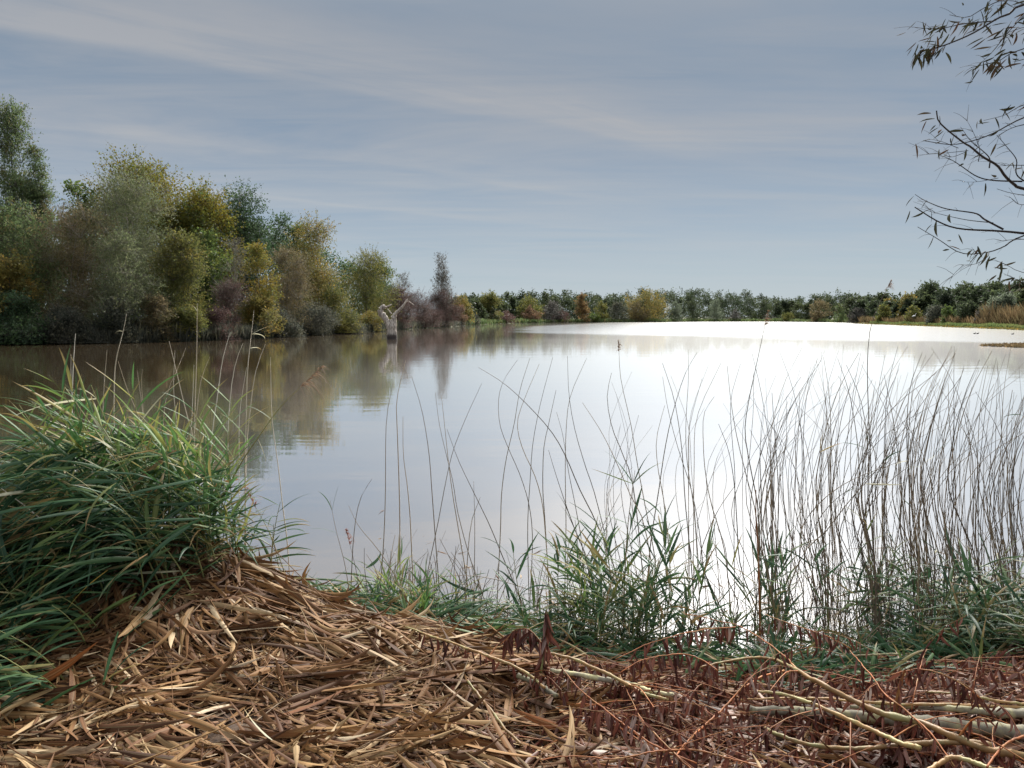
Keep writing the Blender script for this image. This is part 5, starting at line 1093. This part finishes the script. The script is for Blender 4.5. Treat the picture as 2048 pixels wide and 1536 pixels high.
# ------------------------------------------------------------------ overhanging willow at the upper right
WY = 5.6
wb = np.array([5.6, WY + .1, float(ground_z(5.6, WY))]); wb[2] = max(wb[2], -.1)
wt = new('willow_tree', None, loc=wb, label='willow reaching in from the right with dark twigs and narrow leaves against the sky', cat='tree')
V, Q, U = tubes((spline([(0, 0, -.3), (.05, 0, 1.5), (-.05, .05, 3), (.1, 0, 4.6), (.0, 0, 6.2)], 16))[None], np.linspace(.13, .05, 16)[None], 10)
new('trunk', mesh_np('trunk', V, Q, uv=U), M_wbark, wt)
rng = np.random.RandomState(91)
wl = [
 ([(2400, 40), (2200, -10), (2048, 10), (2015, 30), (1990, 40), (1940, 70), (1890, 92), (1850, 105), (1830, 108)], .012, 48, .85, 1),
 ([(1990, 40), (1930, 47), (1880, 58), (1826, 59)], .004, 40, .35, .9),
 ([(2200, -60), (2048, -20), (1990, 2), (1960, 18), (1930, 8)], .006, 16, .5, .8),
 ([(2200, 60), (2048, 96), (2010, 115), (1985, 122), (1955, 128)], .006, 30, .4, .8),
 ([(2060, 20), (2025, 60), (2000, 95), (1965, 130)], .003, 18, .2, 1),
 ([(2150, 0), (2060, 8), (2020, 2), (1985, 8)], .005, 26, .3, .8), ([(2150, 40), (2070, 45), (2030, 55)], .005, 22, .3, .8), ([(2150, 130), (2070, 120), (2030, 140)], .005, 16, .3, .8),
 ([(2150, 190), (2048, 210), (2010, 230), (1965, 242)], .005, 10, .4, .9),
 ([(2300, 160), (2150, 200), (2048, 235), (1990, 265), (1950, 280), (1905, 288), (1850, 280)], .008, 5, .5, .7),
 ([(2400, 420), (2200, 400), (2048, 380), (2020, 370), (2000, 355), (1982, 335), (1950, 318), (1925, 300), (1905, 290), (1860, 255), (1851, 232)], .014, 10, .6, .7),
 ([(1982, 335), (1984, 315), (1970, 298), (1950, 280), (1930, 250)], .004, 3, .5, .7), ([(2100, 385), (2048, 360), (2032, 345), (2031, 320), (2010, 295), (1988, 272)], .005, 3, .5, .7),
 ([(2048, 362), (1990, 359), (1960, 350), (1930, 328), (1912, 315), (1890, 305)], .005, 4, .3, .7),
 ([(2000, 355), (1960, 362), (1930, 362)], .002, 2, .3, .7), ([(1940, 300), (1900, 302), (1842, 304)], .002, 0, .3, .7), ([(1920, 295), (1880, 284), (1848, 281)], .002, 0, .3, .7),
 ([(1935, 303), (1915, 310), (1905, 304)], .002, 0, .3, .7), ([(1960, 322), (1955, 300), (1935, 270), (1912, 245)], .0025, 0, .3, .7),
 ([(2250, 500), (2150, 480), (2048, 465), (2000, 460), (1930, 455), (1890, 440), (1845, 410)], .013, 6, .5, .7),
 ([(2010, 458), (1975, 438), (1958, 425), (1900, 415), (1860, 398), (1842, 385)], .006, 2, .5, .7), ([(1990, 445), (1940, 438), (1890, 425), (1850, 412)], .003, 2, .5, .7),
 ([(2200, 430), (2048, 472), (2015, 492), (1981, 504), (1934, 504), (1890, 475), (1852, 450)], .007, 5, .5, .7), ([(1981, 504), (1965, 515), (1930, 530), (1890, 534)], .003, 2, .5, .7),
 ([(1975, 502), (1940, 510), (1905, 500)], .0025, 6, .5, .7), ([(1930, 530), (1915, 545), (1905, 560)], .0018, 0, .5, .7),
 ([(2150, 560), (2048, 545), (2015, 532), (1985, 520)], .004, 3, .5, .7), ([(2120, 600), (2060, 565), (2030, 545)], .004, 16, .3, .7), ([(2120, 330), (2060, 325), (2025, 322)], .004, 14, .3, .8),
 ([(2150, 400), (2080, 395), (2020, 388), (1985, 380)], .005, 34, .2, .8), ([(2100, 400), (2040, 410), (2010, 395)], .003, 16, .2, .8), ([(2100, 240), (2040, 250), (2005, 268)], .004, 10, .2, .8), ([(2120, 480), (2048, 478), (1995, 482)], .004, 14, .2, .8),
]
nleaf = 0
for pts, r0, nl, t0, dn in wl:
    q = np.array([P(a, b, WY) for a, b in pts]) - wb; rw = rng.randn() * .1
    q[:, 1] += rw * np.linspace(0, 1, len(q)) ** 1.0 + (0 if len(pts) > 6 else .02)
    if pts[0][0] >= 2140:   # carry the limb back to the trunk
        q = np.vstack([[0, 0, min(max(q[0][2] - .15, 1.2), 6)], q])
    c_ = spline(q, max(10, len(q) * 4)); V, Q, U = tubes(c_[None], (r0 * np.linspace(1.2, .28, len(c_)))[None], 6)
    new('branch', mesh_np('branch', V, Q, uv=U), M_wbark, wt)
    # fine side twigs
    ts = []
    for _ in range(4):
        k0 = rng.randint(len(c_) // 2, len(c_) - 1); d = norm(c_[k0] - c_[k0 - 2] + rng.randn(3) * .03 * np.array([1, 1, 1])); d = norm(d + rng.randn(3) * .3); L = .06 + .14 * rng.rand()
        ts.append(tubes(spline([c_[k0], c_[k0] + d * L * .5 + np.array([0, 0, .01]), c_[k0] + d * L], 5)[None], np.linspace(.0016, .0007, 5)[None], 4))
    V, Q, U = join(ts); new('twigs', mesh_np('twigs', V, Q, uv=U), M_wbark, wt, kind='stuff')
    for i in range(nl):
        if nleaf >= 300: break
        vis = [k_ for k_ in range(len(c_)) if (c_[k_] + wb)[0] / WY * F + 1024 < 2075] or [len(c_) - 1]
        lo = vis[int((len(vis) - 1) * (t0 if len(pts) > 4 else .0))]; k0 = rng.randint(lo, len(c_))
        pt = wb + c_[min(k0, len(c_) - 1)] + rng.randn(3) * np.array([.035, .04, .03])
        d = (-.35 + rng.randn() * .45, rng.randn() * .5, -dn * rng.rand() * 1.3 + .1)
        leaf_obj('leaf', 'willow', leaf_matrix(pt, d, (.07 + .05 * rng.rand()), rng.randn() * .8), wt, M_wleaf, rng, wb); nleaf += 1
bpy.context.view_layer.update()
